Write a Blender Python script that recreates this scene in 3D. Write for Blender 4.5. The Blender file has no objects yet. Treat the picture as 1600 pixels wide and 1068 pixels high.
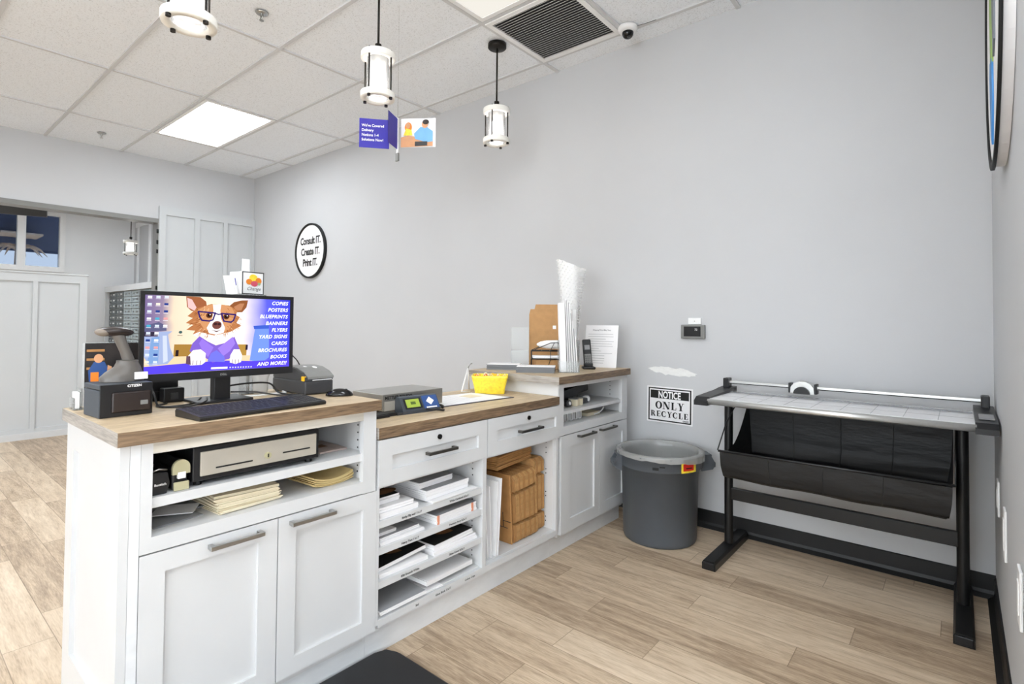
import bpy, bmesh, math, random
from mathutils import Vector, Matrix
random.seed(7)
SC = bpy.context.scene
COL = SC.collection
R = math.radians

# ------------------------------------------------------------------ camera
cam_d = bpy.data.cameras.new('camera')
cam_d.sensor_width = 36.0
cam_d.lens = 839.416 / 1600 * 36.0
cam_d.shift_y = -(534 - 486.436) / 1600
cam_d.clip_start = 0.02
cam_d.clip_end = 200
cam = bpy.data.objects.new('camera', cam_d)
COL.objects.link(cam)
_a, _p, _r = R(39.73), R(1.209), R(0.491)
_rt = Vector((math.cos(_a), math.sin(_a), 0)); _fw = Vector((-math.sin(_a), math.cos(_a), 0)); _up = Vector((0, 0, 1))
_F = _fw * math.cos(_p) + _up * math.sin(_p); _U = -_fw * math.sin(_p) + _up * math.cos(_p)
_R3 = _rt * math.cos(_r) + _U * math.sin(_r); _U3 = -_rt * math.sin(_r) + _U * math.cos(_r)
_m = Matrix((_R3, _U3, -_F)).transposed().to_4x4()
_m.translation = Vector((0, 0, 1.143))
cam.matrix_world = _m
SC.camera = cam

# ------------------------------------------------------------------ colour management, world
SC.view_settings.view_transform = 'Standard'
SC.view_settings.look = 'None'
SC.view_settings.gamma = 1
SC.view_settings.use_curve_mapping = False
SC.view_settings.exposure = 0.58
W = bpy.data.worlds.new('sky'); SC.world = W; W.use_nodes = True
_bg = W.node_tree.nodes['Background']
_bg.inputs[0].default_value = (0.88, 0.945, 1.0, 1); _bg.inputs[1].default_value = 6.4
LAMP = 10.5          # emission strength of the ceiling troffers
SC.cycles.max_bounces = 10
SC.cycles.diffuse_bounces = 6
SC.cycles.transparent_max_bounces = 16
SC.cycles.caustics_reflective = False
SC.cycles.caustics_refractive = False
SC.cycles.sample_clamp_indirect = 4.0

# ------------------------------------------------------------------ materials
def srgb(c):
    return tuple(((v / 255) / 12.92 if v / 255 <= 0.04045 else (((v / 255) + 0.055) / 1.055) ** 2.4) for v in c) + (1,)

def mat(name, col, rough=0.5, metal=0.0, noise=0.0, nscale=20.0, bump=0.0, bscale=80.0, emit=0.0, trans=0.0, ior=1.45, alpha=1.0, stretch=None, spec=None, coat=0.0):
    m = bpy.data.materials.new(name); m.use_nodes = True
    nt = m.node_tree; b = nt.nodes['Principled BSDF']
    c = srgb(col)
    b.inputs['Base Color'].default_value = c
    b.inputs['Roughness'].default_value = rough
    b.inputs['Metallic'].default_value = metal
    b.inputs['IOR'].default_value = ior
    b.inputs['Transmission Weight'].default_value = trans
    b.inputs['Alpha'].default_value = alpha
    if coat: b.inputs['Coat Weight'].default_value = coat
    if spec is not None: b.inputs['Specular IOR Level'].default_value = spec
    if emit:
        b.inputs['Emission Color'].default_value = c
        b.inputs['Emission Strength'].default_value = emit
    tc = nt.nodes.new('ShaderNodeTexCoord'); mp = nt.nodes.new('ShaderNodeMapping')
    nt.links.new(tc.outputs['Object'], mp.inputs[0])
    if stretch: mp.inputs['Scale'].default_value = stretch
    if noise:
        n = nt.nodes.new('ShaderNodeTexNoise'); n.inputs['Scale'].default_value = nscale; n.inputs['Detail'].default_value = 4
        nt.links.new(mp.outputs[0], n.inputs['Vector'])
        r = nt.nodes.new('ShaderNodeMapRange'); r.inputs['From Min'].default_value = .3; r.inputs['From Max'].default_value = .7
        r.inputs['To Min'].default_value = 1 - noise; r.inputs['To Max'].default_value = 1 + noise * .5
        nt.links.new(n.outputs['Fac'], r.inputs['Value'])
        mx = nt.nodes.new('ShaderNodeVectorMath'); mx.operation = 'SCALE'
        mx.inputs[0].default_value = c[:3]
        nt.links.new(r.outputs[0], mx.inputs['Scale']); nt.links.new(mx.outputs[0], b.inputs['Base Color'])
    if bump:
        n2 = nt.nodes.new('ShaderNodeTexNoise'); n2.inputs['Scale'].default_value = bscale; n2.inputs['Detail'].default_value = 3
        nt.links.new(mp.outputs[0], n2.inputs['Vector'])
        bp = nt.nodes.new('ShaderNodeBump'); bp.inputs['Strength'].default_value = bump; bp.inputs['Distance'].default_value = .01
        nt.links.new(n2.outputs['Fac'], bp.inputs['Height']); nt.links.new(bp.outputs[0], b.inputs['Normal'])
    return m

def glass(name, col=(235, 240, 245), tr=0.85, rough=0.05, gloss=0.12):
    # clear sheet: mostly transparent with a glossy reflection
    m = bpy.data.materials.new(name); m.use_nodes = True
    nt = m.node_tree; nt.nodes.clear()
    o = nt.nodes.new('ShaderNodeOutputMaterial'); t = nt.nodes.new('ShaderNodeBsdfTransparent')
    g = nt.nodes.new('ShaderNodeBsdfGlossy'); d = nt.nodes.new('ShaderNodeBsdfDiffuse')
    t.inputs[0].default_value = (1, 1, 1, 1)
    g.inputs['Roughness'].default_value = rough; d.inputs[0].default_value = srgb(col)
    fr = nt.nodes.new('ShaderNodeLayerWeight'); fr.inputs[0].default_value = gloss
    m1 = nt.nodes.new('ShaderNodeMixShader'); m1.inputs[0].default_value = tr
    nt.links.new(d.outputs[0], m1.inputs[1]); nt.links.new(t.outputs[0], m1.inputs[2])
    m2 = nt.nodes.new('ShaderNodeMixShader')
    nt.links.new(fr.outputs['Fresnel'], m2.inputs[0]); nt.links.new(m1.outputs[0], m2.inputs[1]); nt.links.new(g.outputs[0], m2.inputs[2])
    nt.links.new(m2.outputs[0], o.inputs[0])
    return m

def emis(name, col, s=1.0):
    m = bpy.data.materials.new(name); m.use_nodes = True
    nt = m.node_tree; nt.nodes.clear()
    o = nt.nodes.new('ShaderNodeOutputMaterial'); e = nt.nodes.new('ShaderNodeEmission')
    e.inputs[0].default_value = srgb(col); e.inputs[1].default_value = s
    nt.links.new(e.outputs[0], o.inputs[0])
    return m

def nd(nt, t, **k):
    n = nt.nodes.new(t)
    for a, v in k.items(): setattr(n, a, v)
    return n

def math_(nt, op, a, b=None):
    n = nt.nodes.new('ShaderNodeMath'); n.operation = op
    for i, v in enumerate((a, b)):
        if v is None: continue
        if hasattr(v, 'is_linked') or hasattr(v, 'node'): nt.links.new(v, n.inputs[i])
        else: n.inputs[i].default_value = v
    return n.outputs[0]

def floor_mat():
    m = bpy.data.materials.new('vinyl_plank'); m.use_nodes = True
    nt = m.node_tree; b = nt.nodes['Principled BSDF']
    tc = nd(nt, 'ShaderNodeTexCoord'); sp = nd(nt, 'ShaderNodeSeparateXYZ'); nt.links.new(tc.outputs['Object'], sp.inputs[0])
    X, Y = sp.outputs[0], sp.outputs[1]
    yy = math_(nt, 'DIVIDE', math_(nt, 'ADD', Y, -1.44 + 14.0), 0.14)
    row = math_(nt, 'FLOOR', yy); fy = math_(nt, 'FRACT', yy)
    wr = nd(nt, 'ShaderNodeTexWhiteNoise', noise_dimensions='1D'); nt.links.new(row, wr.inputs['W'])
    xx = math_(nt, 'ADD', math_(nt, 'DIVIDE', math_(nt, 'ADD', X, 40.0), 0.95), wr.outputs['Value'])
    colu = math_(nt, 'FLOOR', xx); fx = math_(nt, 'FRACT', xx)
    cb = nd(nt, 'ShaderNodeCombineXYZ'); nt.links.new(row, cb.inputs[0]); nt.links.new(colu, cb.inputs[1])
    wn = nd(nt, 'ShaderNodeTexWhiteNoise', noise_dimensions='3D'); nt.links.new(cb.outputs[0], wn.inputs['Vector'])
    # grain stretched along the plank, shifted per plank
    off = nd(nt, 'ShaderNodeVectorMath', operation='MULTIPLY_ADD')
    nt.links.new(wn.outputs['Color'], off.inputs[0]); off.inputs[1].default_value = (30, 30, 30); nt.links.new(tc.outputs['Object'], off.inputs[2])
    mp = nd(nt, 'ShaderNodeMapping'); mp.inputs['Scale'].default_value = (2.2, 20, 1); nt.links.new(off.outputs[0], mp.inputs[0])
    n1 = nd(nt, 'ShaderNodeTexNoise'); n1.inputs['Scale'].default_value = 1.6; n1.inputs['Detail'].default_value = 8; n1.inputs['Roughness'].default_value = .65; n1.inputs['Distortion'].default_value = .35
    nt.links.new(mp.outputs[0], n1.inputs['Vector'])
    mp2 = nd(nt, 'ShaderNodeMapping'); mp2.inputs['Scale'].default_value = (25, 260, 1); nt.links.new(off.outputs[0], mp2.inputs[0])
    n2 = nd(nt, 'ShaderNodeTexNoise'); n2.inputs['Scale'].default_value = 1; n2.inputs['Detail'].default_value = 3; nt.links.new(mp2.outputs[0], n2.inputs['Vector'])
    f = math_(nt, 'ADD', math_(nt, 'ADD', math_(nt, 'MULTIPLY', n1.outputs['Fac'], 0.42), .055), math_(nt, 'MULTIPLY', n2.outputs['Fac'], 0.22))
    dark = math_(nt, 'MULTIPLY', math_(nt, 'GREATER_THAN', wn.outputs['Value'], 0.86), -0.13)
    f = math_(nt, 'ADD', math_(nt, 'ADD', f, dark), math_(nt, 'MULTIPLY', wn.outputs['Value'], 0.16))
    cr = nd(nt, 'ShaderNodeValToRGB'); nt.links.new(f, cr.inputs[0])
    e = cr.color_ramp.elements
    e[0].position = .26; e[0].color = srgb((126, 107, 88)); e[1].position = .60; e[1].color = srgb((226, 208, 184))
    k = e.new(.36); k.color = srgb((166, 144, 120)); k = e.new(.46); k.color = srgb((201, 180, 154))
    # seams
    s = math_(nt, 'MAXIMUM', math_(nt, 'LESS_THAN', fy, 0.018), math_(nt, 'LESS_THAN', fx, 0.0026))
    mx = nd(nt, 'ShaderNodeMixRGB'); mx.inputs[2].default_value = srgb((110, 90, 70))
    nt.links.new(math_(nt, 'MULTIPLY', s, .65), mx.inputs[0]); nt.links.new(cr.outputs[0], mx.inputs[1]); nt.links.new(mx.outputs[0], b.inputs['Base Color'])
    b.inputs['Roughness'].default_value = .42; b.inputs['Specular IOR Level'].default_value = .35
    bp = nd(nt, 'ShaderNodeBump'); bp.inputs['Strength'].default_value = .15; bp.inputs['Distance'].default_value = .003
    nt.links.new(n2.outputs['Fac'], bp.inputs['Height']); nt.links.new(bp.outputs[0], b.inputs['Normal'])
    return m

def wood_mat(name, dark, light, axis='y'):
    m = bpy.data.materials.new(name); m.use_nodes = True
    nt = m.node_tree; b = nt.nodes['Principled BSDF']
    tc = nd(nt, 'ShaderNodeTexCoord'); mp = nd(nt, 'ShaderNodeMapping'); mp.inputs['Scale'].default_value = (260, 16, 260) if axis == 'y' else (16, 260, 260)
    nt.links.new(tc.outputs['Object'], mp.inputs[0])
    n1 = nd(nt, 'ShaderNodeTexNoise'); n1.inputs['Scale'].default_value = 1.0; n1.inputs['Detail'].default_value = 7; n1.inputs['Distortion'].default_value = .5
    nt.links.new(mp.outputs[0], n1.inputs['Vector'])
    n2 = nd(nt, 'ShaderNodeTexNoise'); n2.inputs['Scale'].default_value = .12; n2.inputs['Detail'].default_value = 3; nt.links.new(mp.outputs[0], n2.inputs['Vector'])
    f = math_(nt, 'ADD', math_(nt, 'MULTIPLY', n1.outputs['Fac'], .75), math_(nt, 'MULTIPLY', n2.outputs['Fac'], .35))
    cr = nd(nt, 'ShaderNodeValToRGB'); nt.links.new(f, cr.inputs[0]); e = cr.color_ramp.elements
    e[0].position = .38; e[0].color = srgb(dark); e[1].position = .68; e[1].color = srgb(light)
    nt.links.new(cr.outputs[0], b.inputs['Base Color']); b.inputs['Roughness'].default_value = .45
    return m

def ceil_mat():
    m = bpy.data.materials.new('ceiling_tile'); m.use_nodes = True
    nt = m.node_tree; b = nt.nodes['Principled BSDF']
    tc = nd(nt, 'ShaderNodeTexCoord')
    n = nd(nt, 'ShaderNodeTexNoise'); n.inputs['Scale'].default_value = 130; n.inputs['Detail'].default_value = 3; n.inputs['Roughness'].default_value = .75
    nt.links.new(tc.outputs['Object'], n.inputs['Vector'])
    cr = nd(nt, 'ShaderNodeValToRGB'); nt.links.new(n.outputs['Fac'], cr.inputs[0]); e = cr.color_ramp.elements
    e[0].position = .33; e[0].color = srgb((202, 205, 209)); e[1].position = .45; e[1].color = srgb((240, 244, 249))
    nt.links.new(cr.outputs[0], b.inputs['Base Color']); b.inputs['Roughness'].default_value = .9
    return m

M = {}
M['floor'] = floor_mat()
M['ceil'] = ceil_mat()
M['grid'] = mat('ceiling_grid_paint', (208, 209, 211), .6)
M['wall'] = mat('wall_paint', (196, 197, 199), .65, noise=.02, nscale=2, bump=.03, bscale=150)
M['wallw'] = mat('white_wall_paint', (236, 237, 238), .6, noise=.02, nscale=2)
M['panel'] = mat('panel_paint', (196, 199, 201), .5, noise=.02, nscale=3)
M['rubber'] = mat('black_rubber', (20, 20, 21), .5, noise=.1, nscale=30)
M['cab'] = mat('white_cabinet_paint', (207, 208, 209), .38, noise=.025, nscale=6)
M['cabin'] = mat('cabinet_melamine', (208, 208, 208), .45, noise=.02, nscale=6)
M['cabw'] = mat('worn_white_paint', (208, 203, 192), .5, noise=.2, nscale=12, stretch=(1, .35, 4))
M['kick'] = mat('scuffed_white_paint', (222, 224, 226), .5, noise=.09, nscale=14, stretch=(1, .6, 1.5))
M['oak'] = wood_mat('oak_laminate_top', (164, 142, 112), (206, 186, 155))
M['oakd'] = wood_mat('oak_laminate_edge', (78, 61, 45), (138, 114, 89))
M['oakg'] = wood_mat('oak_laminate_end', (128, 122, 115), (176, 170, 163), 'x')
M['chrome'] = mat('brushed_nickel', (182, 182, 180), .28, metal=1, noise=.05, nscale=40)
M['nickeldk'] = mat('dark_nickel', (104, 102, 98), .32, metal=.9, noise=.05)
M['darkmetal'] = mat('dark_bronze_metal', (40, 37, 34), .4, metal=.7, noise=.05)
M['alu'] = mat('anodised_aluminium', (205, 205, 203), .33, metal=.75, noise=.03, nscale=30)
M['bplast'] = mat('black_plastic', (26, 26, 28), .38, noise=.08, nscale=40)
M['bgloss'] = mat('glossy_black_plastic', (14, 14, 15), .12, noise=.02)
M['gplast'] = mat('dark_grey_plastic', (58, 58, 60), .4, noise=.05)
M['gunmetal'] = mat('taupe_grey_plastic', (96, 92, 88), .33, noise=.04)
M['mgrey'] = mat('mid_grey_plastic', (128, 128, 126), .35, noise=.04)
M['slate'] = mat('slate_plastic', (66, 72, 80), .4, noise=.04)
M['brown'] = mat('brown_black_plastic', (44, 36, 34), .3, noise=.04)
M['white'] = mat('white_plastic', (240, 240, 240), .4, noise=.015)
M['paper'] = mat('white_paper', (238, 237, 238), .8, noise=.02, nscale=15)
M['paperg'] = mat('grey_paper', (150, 151, 153), .8, noise=.04, nscale=10)
M['edge'] = mat('paper_edges', (208, 207, 206), .85, noise=.16, nscale=6, stretch=(1, 1, 120))
M['edgedk'] = mat('grey_paper_edges', (128, 130, 134), .85, noise=.2, nscale=6, stretch=(1, 1, 150))
M['cream'] = mat('cream_paper', (228, 217, 190), .8, noise=.05, nscale=10)
M['manila'] = mat('manila_paper', (214, 190, 134), .8, noise=.06, nscale=10)
M['kraft'] = mat('kraft_paper', (182, 139, 92), .75, noise=.10, nscale=25)
M['kraftd'] = mat('brown_kraft_board', (172, 126, 76), .8, noise=.12, nscale=30)
M['kraftl'] = mat('corrugated_edge', (188, 144, 92), .85, noise=.25, nscale=50)
M['black'] = mat('black_ink', (18, 18, 18), .6, noise=.02)
M['ink'] = mat('grey_ink', (90, 90, 92), .7, noise=.02)
M['inkw'] = mat('white_ink', (245, 245, 245), .6, noise=.01)
M['fabric'] = mat('black_nylon', (17, 17, 18), .5, noise=.22, nscale=3, bump=.35, bscale=9, stretch=(1, 1, 3))
M['steelblk'] = mat('black_powder_coat', (13, 13, 14), .38, noise=.05, nscale=30)
M['can'] = mat('grey_polyethylene', (84, 89, 95), .42, noise=.07, nscale=7)
M['liner'] = glass('clear_bin_liner', (240, 240, 238), .66, .12, .35)
M['clear'] = glass('clear_acrylic', (235, 240, 240), .82, .05, .2)
M['glass'] = glass('window_glass', (240, 245, 250), .96, .02, .08)
M['skydim'] = glass('sky_dimming_glass', (200, 210, 225), .99, .02, .05)  # pane tint added to dim the sky seen through the far window
[n for n in M['skydim'].node_tree.nodes if n.bl_idname == 'ShaderNodeBsdfTransparent'][0].inputs[0].default_value = (.24, .26, .29, 1)
M['lglass'] = glass('lantern_glass', (248, 249, 252), .72, .25, .2)
M['bubble'] = glass('bubble_wrap', (255, 255, 255), .40, .35, .06)
M['yellow'] = mat('yellow_plastic', (250, 220, 66), .3, noise=.2, nscale=70)
M['yelsq'] = mat('yellow_button', (250, 186, 20), .4, noise=.02)
M['red'] = mat('red_ink', (214, 44, 32), .5, noise=.05)
M['steel'] = mat('stainless_steel', (172, 170, 165), .3, metal=.85, noise=.05, nscale=20, stretch=(1, 20, 1))
M['putty'] = mat('putty_steel', (186, 180, 168), .38, metal=.3, noise=.04)
M['olive'] = mat('olive_enamel', (176, 170, 138), .35, noise=.03)
M['blue'] = mat('blue_plastic', (52, 82, 138), .35, noise=.03)
M['bluetag'] = mat('blue_card', (52, 44, 160), .5, noise=.03)
M['lcd'] = mat('green_lcd', (150, 170, 70), .25, noise=.03, emit=.15)
M['lcddk'] = mat('lcd_digits', (80, 100, 40), .4, noise=.02)
M['tdisp'] = mat('dark_display', (12, 12, 14), .45, noise=.02)
M['matblk'] = mat('foam_mat_black', (38, 38, 40), .5, noise=.1, nscale=5)
M['navy'] = mat('navy_canopy', (88, 100, 130), .8, noise=.05)
M['tan'] = mat('tan_soffit', (225, 205, 185), .8, noise=.08)
M['leaf'] = mat('palm_leaf', (150, 170, 120), .7, noise=.2)
M['lamp'] = emis('troffer_diffuser', (244, 250, 255), LAMP)
M['lamp2'] = emis('troffer_diffuser_dim', (255, 250, 240), .62)
M['bulb'] = emis('lantern_bulb', (255, 250, 244), 14)
M['lanternw'] = mat('lantern_white_ring', (244, 242, 236), .5, noise=.02)
M['pink'] = mat('salmon_sticker', (222, 150, 120), .6, noise=.03)
M['gold'] = mat('brown_print', (122, 84, 44), .6, noise=.2, nscale=30)
M['skin'] = mat('photo_skin_tone', (214, 158, 116), .6, noise=.1)
M['mag'] = mat('printed_magazine', (176, 160, 152), .5, noise=.3, nscale=20)
M['lime'] = mat('logo_green', (146, 176, 84), .5, noise=.03)
M['skyb'] = mat('logo_blue', (60, 132, 196), .5, noise=.03)
M['lgrey'] = mat('logo_grey', (110, 116, 124), .5, noise=.03)
M['orange'] = mat('orange_ink', (228, 130, 40), .6, noise=.08)
M['rose'] = mat('rose_ink', (206, 84, 104), .6, noise=.08)
M['lightblue'] = mat('photo_light_blue', (120, 176, 226), .6, noise=.06)
M['boxdk'] = mat('mailbox_door_bronze', (72, 82, 84), .25, metal=.5, noise=.04)
M['boxlt'] = mat('mailbox_door_silver', (182, 196, 200), .22, metal=.5, noise=.04)
M['patch'] = mat('spackle', (232, 232, 230), .8, noise=.04, bump=.4, bscale=40)

# ------------------------------------------------------------------ mesh builder
MX = {}   # world matrix of each Empty / object by name
class MB:
    def __init__(s): s.v = []; s.f = []; s.sm = []; s.mi = []
    def add(s, vs, fs, smooth=False, mi=0):
        o = len(s.v); s.v += [Vector(p) for p in vs]
        for f in fs: s.f.append([i + o for i in f]); s.sm.append(smooth); s.mi.append(mi)
        return s
    def bm(s, bm, smooth=False, mi=0):
        bm.verts.ensure_lookup_table(); bm.verts.index_update()
        s.add([v.co.copy() for v in bm.verts], [[v.index for v in f.verts] for f in bm.faces], smooth, mi); bm.free(); return s
    def box(s, x0, x1, y0, y1, z0, z1, bev=0.0, mt=None, mi=0):
        bm = bmesh.new(); bmesh.ops.create_cube(bm, size=1)
        x0, x1 = min(x0, x1), max(x0, x1); y0, y1 = min(y0, y1), max(y0, y1); z0, z1 = min(z0, z1), max(z0, z1)
        for v in bm.verts: v.co = Vector((x0 + (v.co.x + .5) * (x1 - x0), y0 + (v.co.y + .5) * (y1 - y0), z0 + (v.co.z + .5) * (z1 - z0)))
        if bev: bmesh.ops.bevel(bm, geom=bm.edges[:], offset=bev, segments=2, affect='EDGES', profile=.5)
        if mt: bm.transform(mt)
        return s.bm(bm, bool(bev) and False, mi)
    def cyl(s, c, r, h, n=24, r2=None, axis='z', cap=True, mt=None, mi=0):
        r2 = r if r2 is None else r2; vs = []; c = Vector(c)
        for k, (rr, t) in enumerate(((r, 0), (r2, h))):
            for i in range(n):
                a = 2 * math.pi * i / n; p = (rr * math.cos(a), rr * math.sin(a), t)
                if axis == 'x': p = (p[2], p[0], p[1])
                if axis == 'y': p = (p[1], p[2], p[0])
                vs.append(c + Vector(p))
        if mt: vs = [mt @ v for v in vs]
        fs = [[i, (i + 1) % n, n + (i + 1) % n, n + i] for i in range(n)]
        s.add(vs, fs, True, mi)
        if cap:
            s.add(vs, [list(range(n))[::-1], list(range(n, 2 * n))], False, mi)
        return s
    def lathe(s, c, prof, n=32, mt=None, mi=0, close=False):
        vs = []; c = Vector(c)
        for r, z in prof:
            for i in range(n):
                a = 2 * math.pi * i / n; vs.append(c + Vector((r * math.cos(a), r * math.sin(a), z)))
        if mt: vs = [mt @ v for v in vs]
        fs = []; m = len(prof)
        for k in range(m if close else m - 1):
            for i in range(n):
                a, b = k * n + i, k * n + (i + 1) % n; k2 = (k + 1) % m
                fs.append([a, b, k2 * n + (i + 1) % n, k2 * n + i])
        return s.add(vs, fs, True, mi)
    def tube(s, pts, r, n=8, cap=True, mi=0):
        pts = [Vector(p) for p in pts]; m = len(pts); rings = []; prev = None
        for i, p in enumerate(pts):
            t = (pts[min(i + 1, m - 1)] - pts[max(i - 1, 0)])
            t = t.normalized() if t.length > 1e-9 else Vector((0, 0, 1))
            u = prev if prev is not None else (Vector((0, 0, 1)) if abs(t.z) < .9 else Vector((1, 0, 0)))
            a = (u - t * u.dot(t)).normalized(); b = t.cross(a); prev = a
            rr = r[i] if isinstance(r, (list, tuple)) else r
            rings.append([p + a * rr * math.cos(2 * math.pi * k / n) + b * rr * math.sin(2 * math.pi * k / n) for k in range(n)])
        vs = [v for g in rings for v in g]
        fs = [[i * n + k, i * n + (k + 1) % n, (i + 1) * n + (k + 1) % n, (i + 1) * n + k] for i in range(m - 1) for k in range(n)]
        if cap: fs += [list(range(n))[::-1], [(m - 1) * n + k for k in range(n)]]
        return s.add(vs, fs, True, mi)
    def prism(s, poly, fr, d0, d1, mi=0, smooth=False):
        # poly: 2D points; fr(u, v, d) -> world point
        n = len(poly); vs = [fr(u, v, d0) for u, v in poly] + [fr(u, v, d1) for u, v in poly]
        s.add(vs, [list(range(n))[::-1], list(range(n, 2 * n))], False, mi)
        s.add(vs, [[i, (i + 1) % n, n + (i + 1) % n, n + i] for i in range(n)], smooth, mi)
        return s
    def sphere(s, c, r, n=16, m=10, sc=(1, 1, 1), mt=None, mi=0):
        bm = bmesh.new(); bmesh.ops.create_uvsphere(bm, u_segments=n, v_segments=m, radius=r)
        for v in bm.verts: v.co = Vector((v.co.x * sc[0], v.co.y * sc[1], v.co.z * sc[2]))
        if mt: bm.transform(mt)
        for v in bm.verts: v.co += Vector(c)
        return s.bm(bm, True, mi)
    def grid(s, f, nu, nv, smooth=True, mi=0, thick=0):
        vs = [f(i / nu, j / nv) for j in range(nv + 1) for i in range(nu + 1)]
        fs = [[j * (nu + 1) + i, j * (nu + 1) + i + 1, (j + 1) * (nu + 1) + i + 1, (j + 1) * (nu + 1) + i] for j in range(nv) for i in range(nu)]
        return s.add(vs, fs, smooth, mi)
    def xf(s, m):
        s.v = [m @ v for v in s.v]; return s

def _mesh(name, mb, mats, inv):
    me = bpy.data.meshes.new(name)
    me.from_pydata([inv @ v for v in mb.v], [], mb.f)
    for m in (mats if isinstance(mats, (list, tuple)) else [mats]): me.materials.append(m)
    for p, sm, mi in zip(me.polygons, mb.sm, mb.mi): p.use_smooth = sm; p.material_index = mi
    me.update()
    bm = bmesh.new(); bm.from_mesh(me); bmesh.ops.recalc_face_normals(bm, faces=bm.faces[:]); bm.to_mesh(me); bm.free()
    return me

def obj(name, mb, mats, parent=None, label=None, cat=None, group=None, kind=None, solid=0):
    if parent is not None:
        w = MX[parent.name].copy(); pinv = w.inverted()
        c = Vector((0, 0, 0))
        mesh = _mesh(name, mb, mats, pinv)
        o = bpy.data.objects.new(name, mesh); COL.objects.link(o); o.parent = parent
        MX[o.name] = w
    else:
        lo = [min(v[i] for v in mb.v) for i in range(3)]; hi = [max(v[i] for v in mb.v) for i in range(3)]
        c = Matrix.Translation(((lo[0] + hi[0]) / 2, (lo[1] + hi[1]) / 2, lo[2]))
        if kind == 'structure': c = Matrix.Identity(4)
        mesh = _mesh(name, mb, mats, c.inverted())
        o = bpy.data.objects.new(name, mesh); COL.objects.link(o); o.matrix_basis = c
        MX[o.name] = c
    if solid:
        md = o.modifiers.new('thickness', 'SOLIDIFY'); md.thickness = solid; md.offset = 0
    tag(o, label, cat, group, kind)
    return o

def tag(o, label=None, cat=None, group=None, kind=None):
    if label: o['label'] = label
    if cat: o['category'] = cat
    if group: o['group'] = group
    if kind: o['kind'] = kind
    return o

def thing(name, loc, label, cat, rz=0.0, group=None, kind=None):
    o = bpy.data.objects.new(name, None); COL.objects.link(o); o.empty_display_size = .05
    o.location = loc; o.rotation_euler = (0, 0, rz)
    MX[o.name] = Matrix.Translation(loc) @ Matrix.Rotation(rz, 4, 'Z')
    return tag(o, label, cat, group, kind)

def copy_tree(o, loc, label=None):
    c = o.copy(); COL.objects.link(c); c.location = loc
    MX[c.name] = Matrix.Translation(loc)
    if label: c['label'] = label
    for ch in list(o.children):
        d = ch.copy(); COL.objects.link(d); d.parent = c; MX[d.name] = MX[c.name]
        for g in list(ch.children):
            e = g.copy(); COL.objects.link(e); e.parent = d; MX[e.name] = MX[c.name]
    return c

def place(loc, rz=0.0):
    return Matrix.Translation(loc) @ Matrix.Rotation(rz, 4, 'Z')

# flat lettering: frame(origin, u, v) with outward normal u x v
def text_mb(txt, org, u, v, size, bold=0.0, align='LEFT', shear=0.0, sx=1.0, depth=0.0004, sp=1.0):
    cu = bpy.data.curves.new('t', 'FONT'); cu.body = txt; cu.size = 1; cu.offset = bold; cu.align_x = align; cu.shear = shear
    cu.resolution_u = 3; cu.space_character = sp
    o = bpy.data.objects.new('t', cu); COL.objects.link(o)
    dg = bpy.context.evaluated_depsgraph_get(); dg.update()
    me = bpy.data.meshes.new_from_object(o.evaluated_get(dg))
    u = Vector(u).normalized(); v = Vector(v).normalized(); n = u.cross(v); org = Vector(org)
    mb = MB()
    mb.add([org + u * (p.co.x * size * sx) + v * (p.co.y * size) + n * depth for p in me.vertices], [list(p.vertices) for p in me.polygons])
    bpy.data.objects.remove(o); bpy.data.curves.remove(cu); bpy.data.meshes.remove(me)
    return mb

def flat(mb, poly, org, u, v, d=0.0003, mi=0):
    u = Vector(u).normalized(); v = Vector(v).normalized(); n = u.cross(v); org = Vector(org)
    vs = [org + u * a + v * b + n * d for a, b in poly]
    mb.add(vs, [list(range(len(vs)))], False, mi); return mb

def ell(cx, cy, rx, ry, n=28, rot=0):
    out = []
    for i in range(n):
        a = 2 * math.pi * i / n; x = rx * math.cos(a); y = ry * math.sin(a)
        out.append((cx + x * math.cos(rot) - y * math.sin(rot), cy + x * math.sin(rot) + y * math.cos(rot)))
    return out

# shaker front in the plane x = xf (front), facing +X
def shaker(xf, y0, y1, z0, z1, iy0, iy1, iz0, iz1, t=0.02, rec=0.010):
    mb = MB(); xb = xf - t; g = .001
    mb.box(xb, xf, y0, iy0, z0, z1); mb.box(xb, xf, iy1, y1, z0, z1)
    mb.box(xb, xf, iy0, iy1, z0, iz0); mb.box(xb, xf, iy0, iy1, iz1, z1)
    mb.box(xb, xf - rec, iy0, iy1, iz0, iz1)
    return mb

def bar_handle(xf, y0, y1, z, parent, mat_=None):
    mb = MB(); s = .0055
    mb.box(xf + .018, xf + .027, y0, y1, z - s, z + s, .0012)
    mb.box(xf, xf + .020, y0 + .002, y0 + .012, z - s, z + s); mb.box(xf, xf + .020, y1 - .012, y1 - .002, z - s, z + s)
    return obj('handle', mb, mat_ or M['chrome'], parent, label='slim brushed metal bar handle')

# ================================================================== THE SETTING
H = 2.905; YW = 3.07; XL = -6.75; XR = .114
obj('floor', MB().box(-11.6, 3.2, -3.8, 3.3, -.1, 0), M['floor'], kind='structure', label='light oak vinyl plank floor')
obj('ceiling', MB().box(-11.6, 3.2, -3.8, 3.3, H + .006, H + .12), M['ceil'], kind='structure', label='speckled white acoustic tile ceiling')
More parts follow.
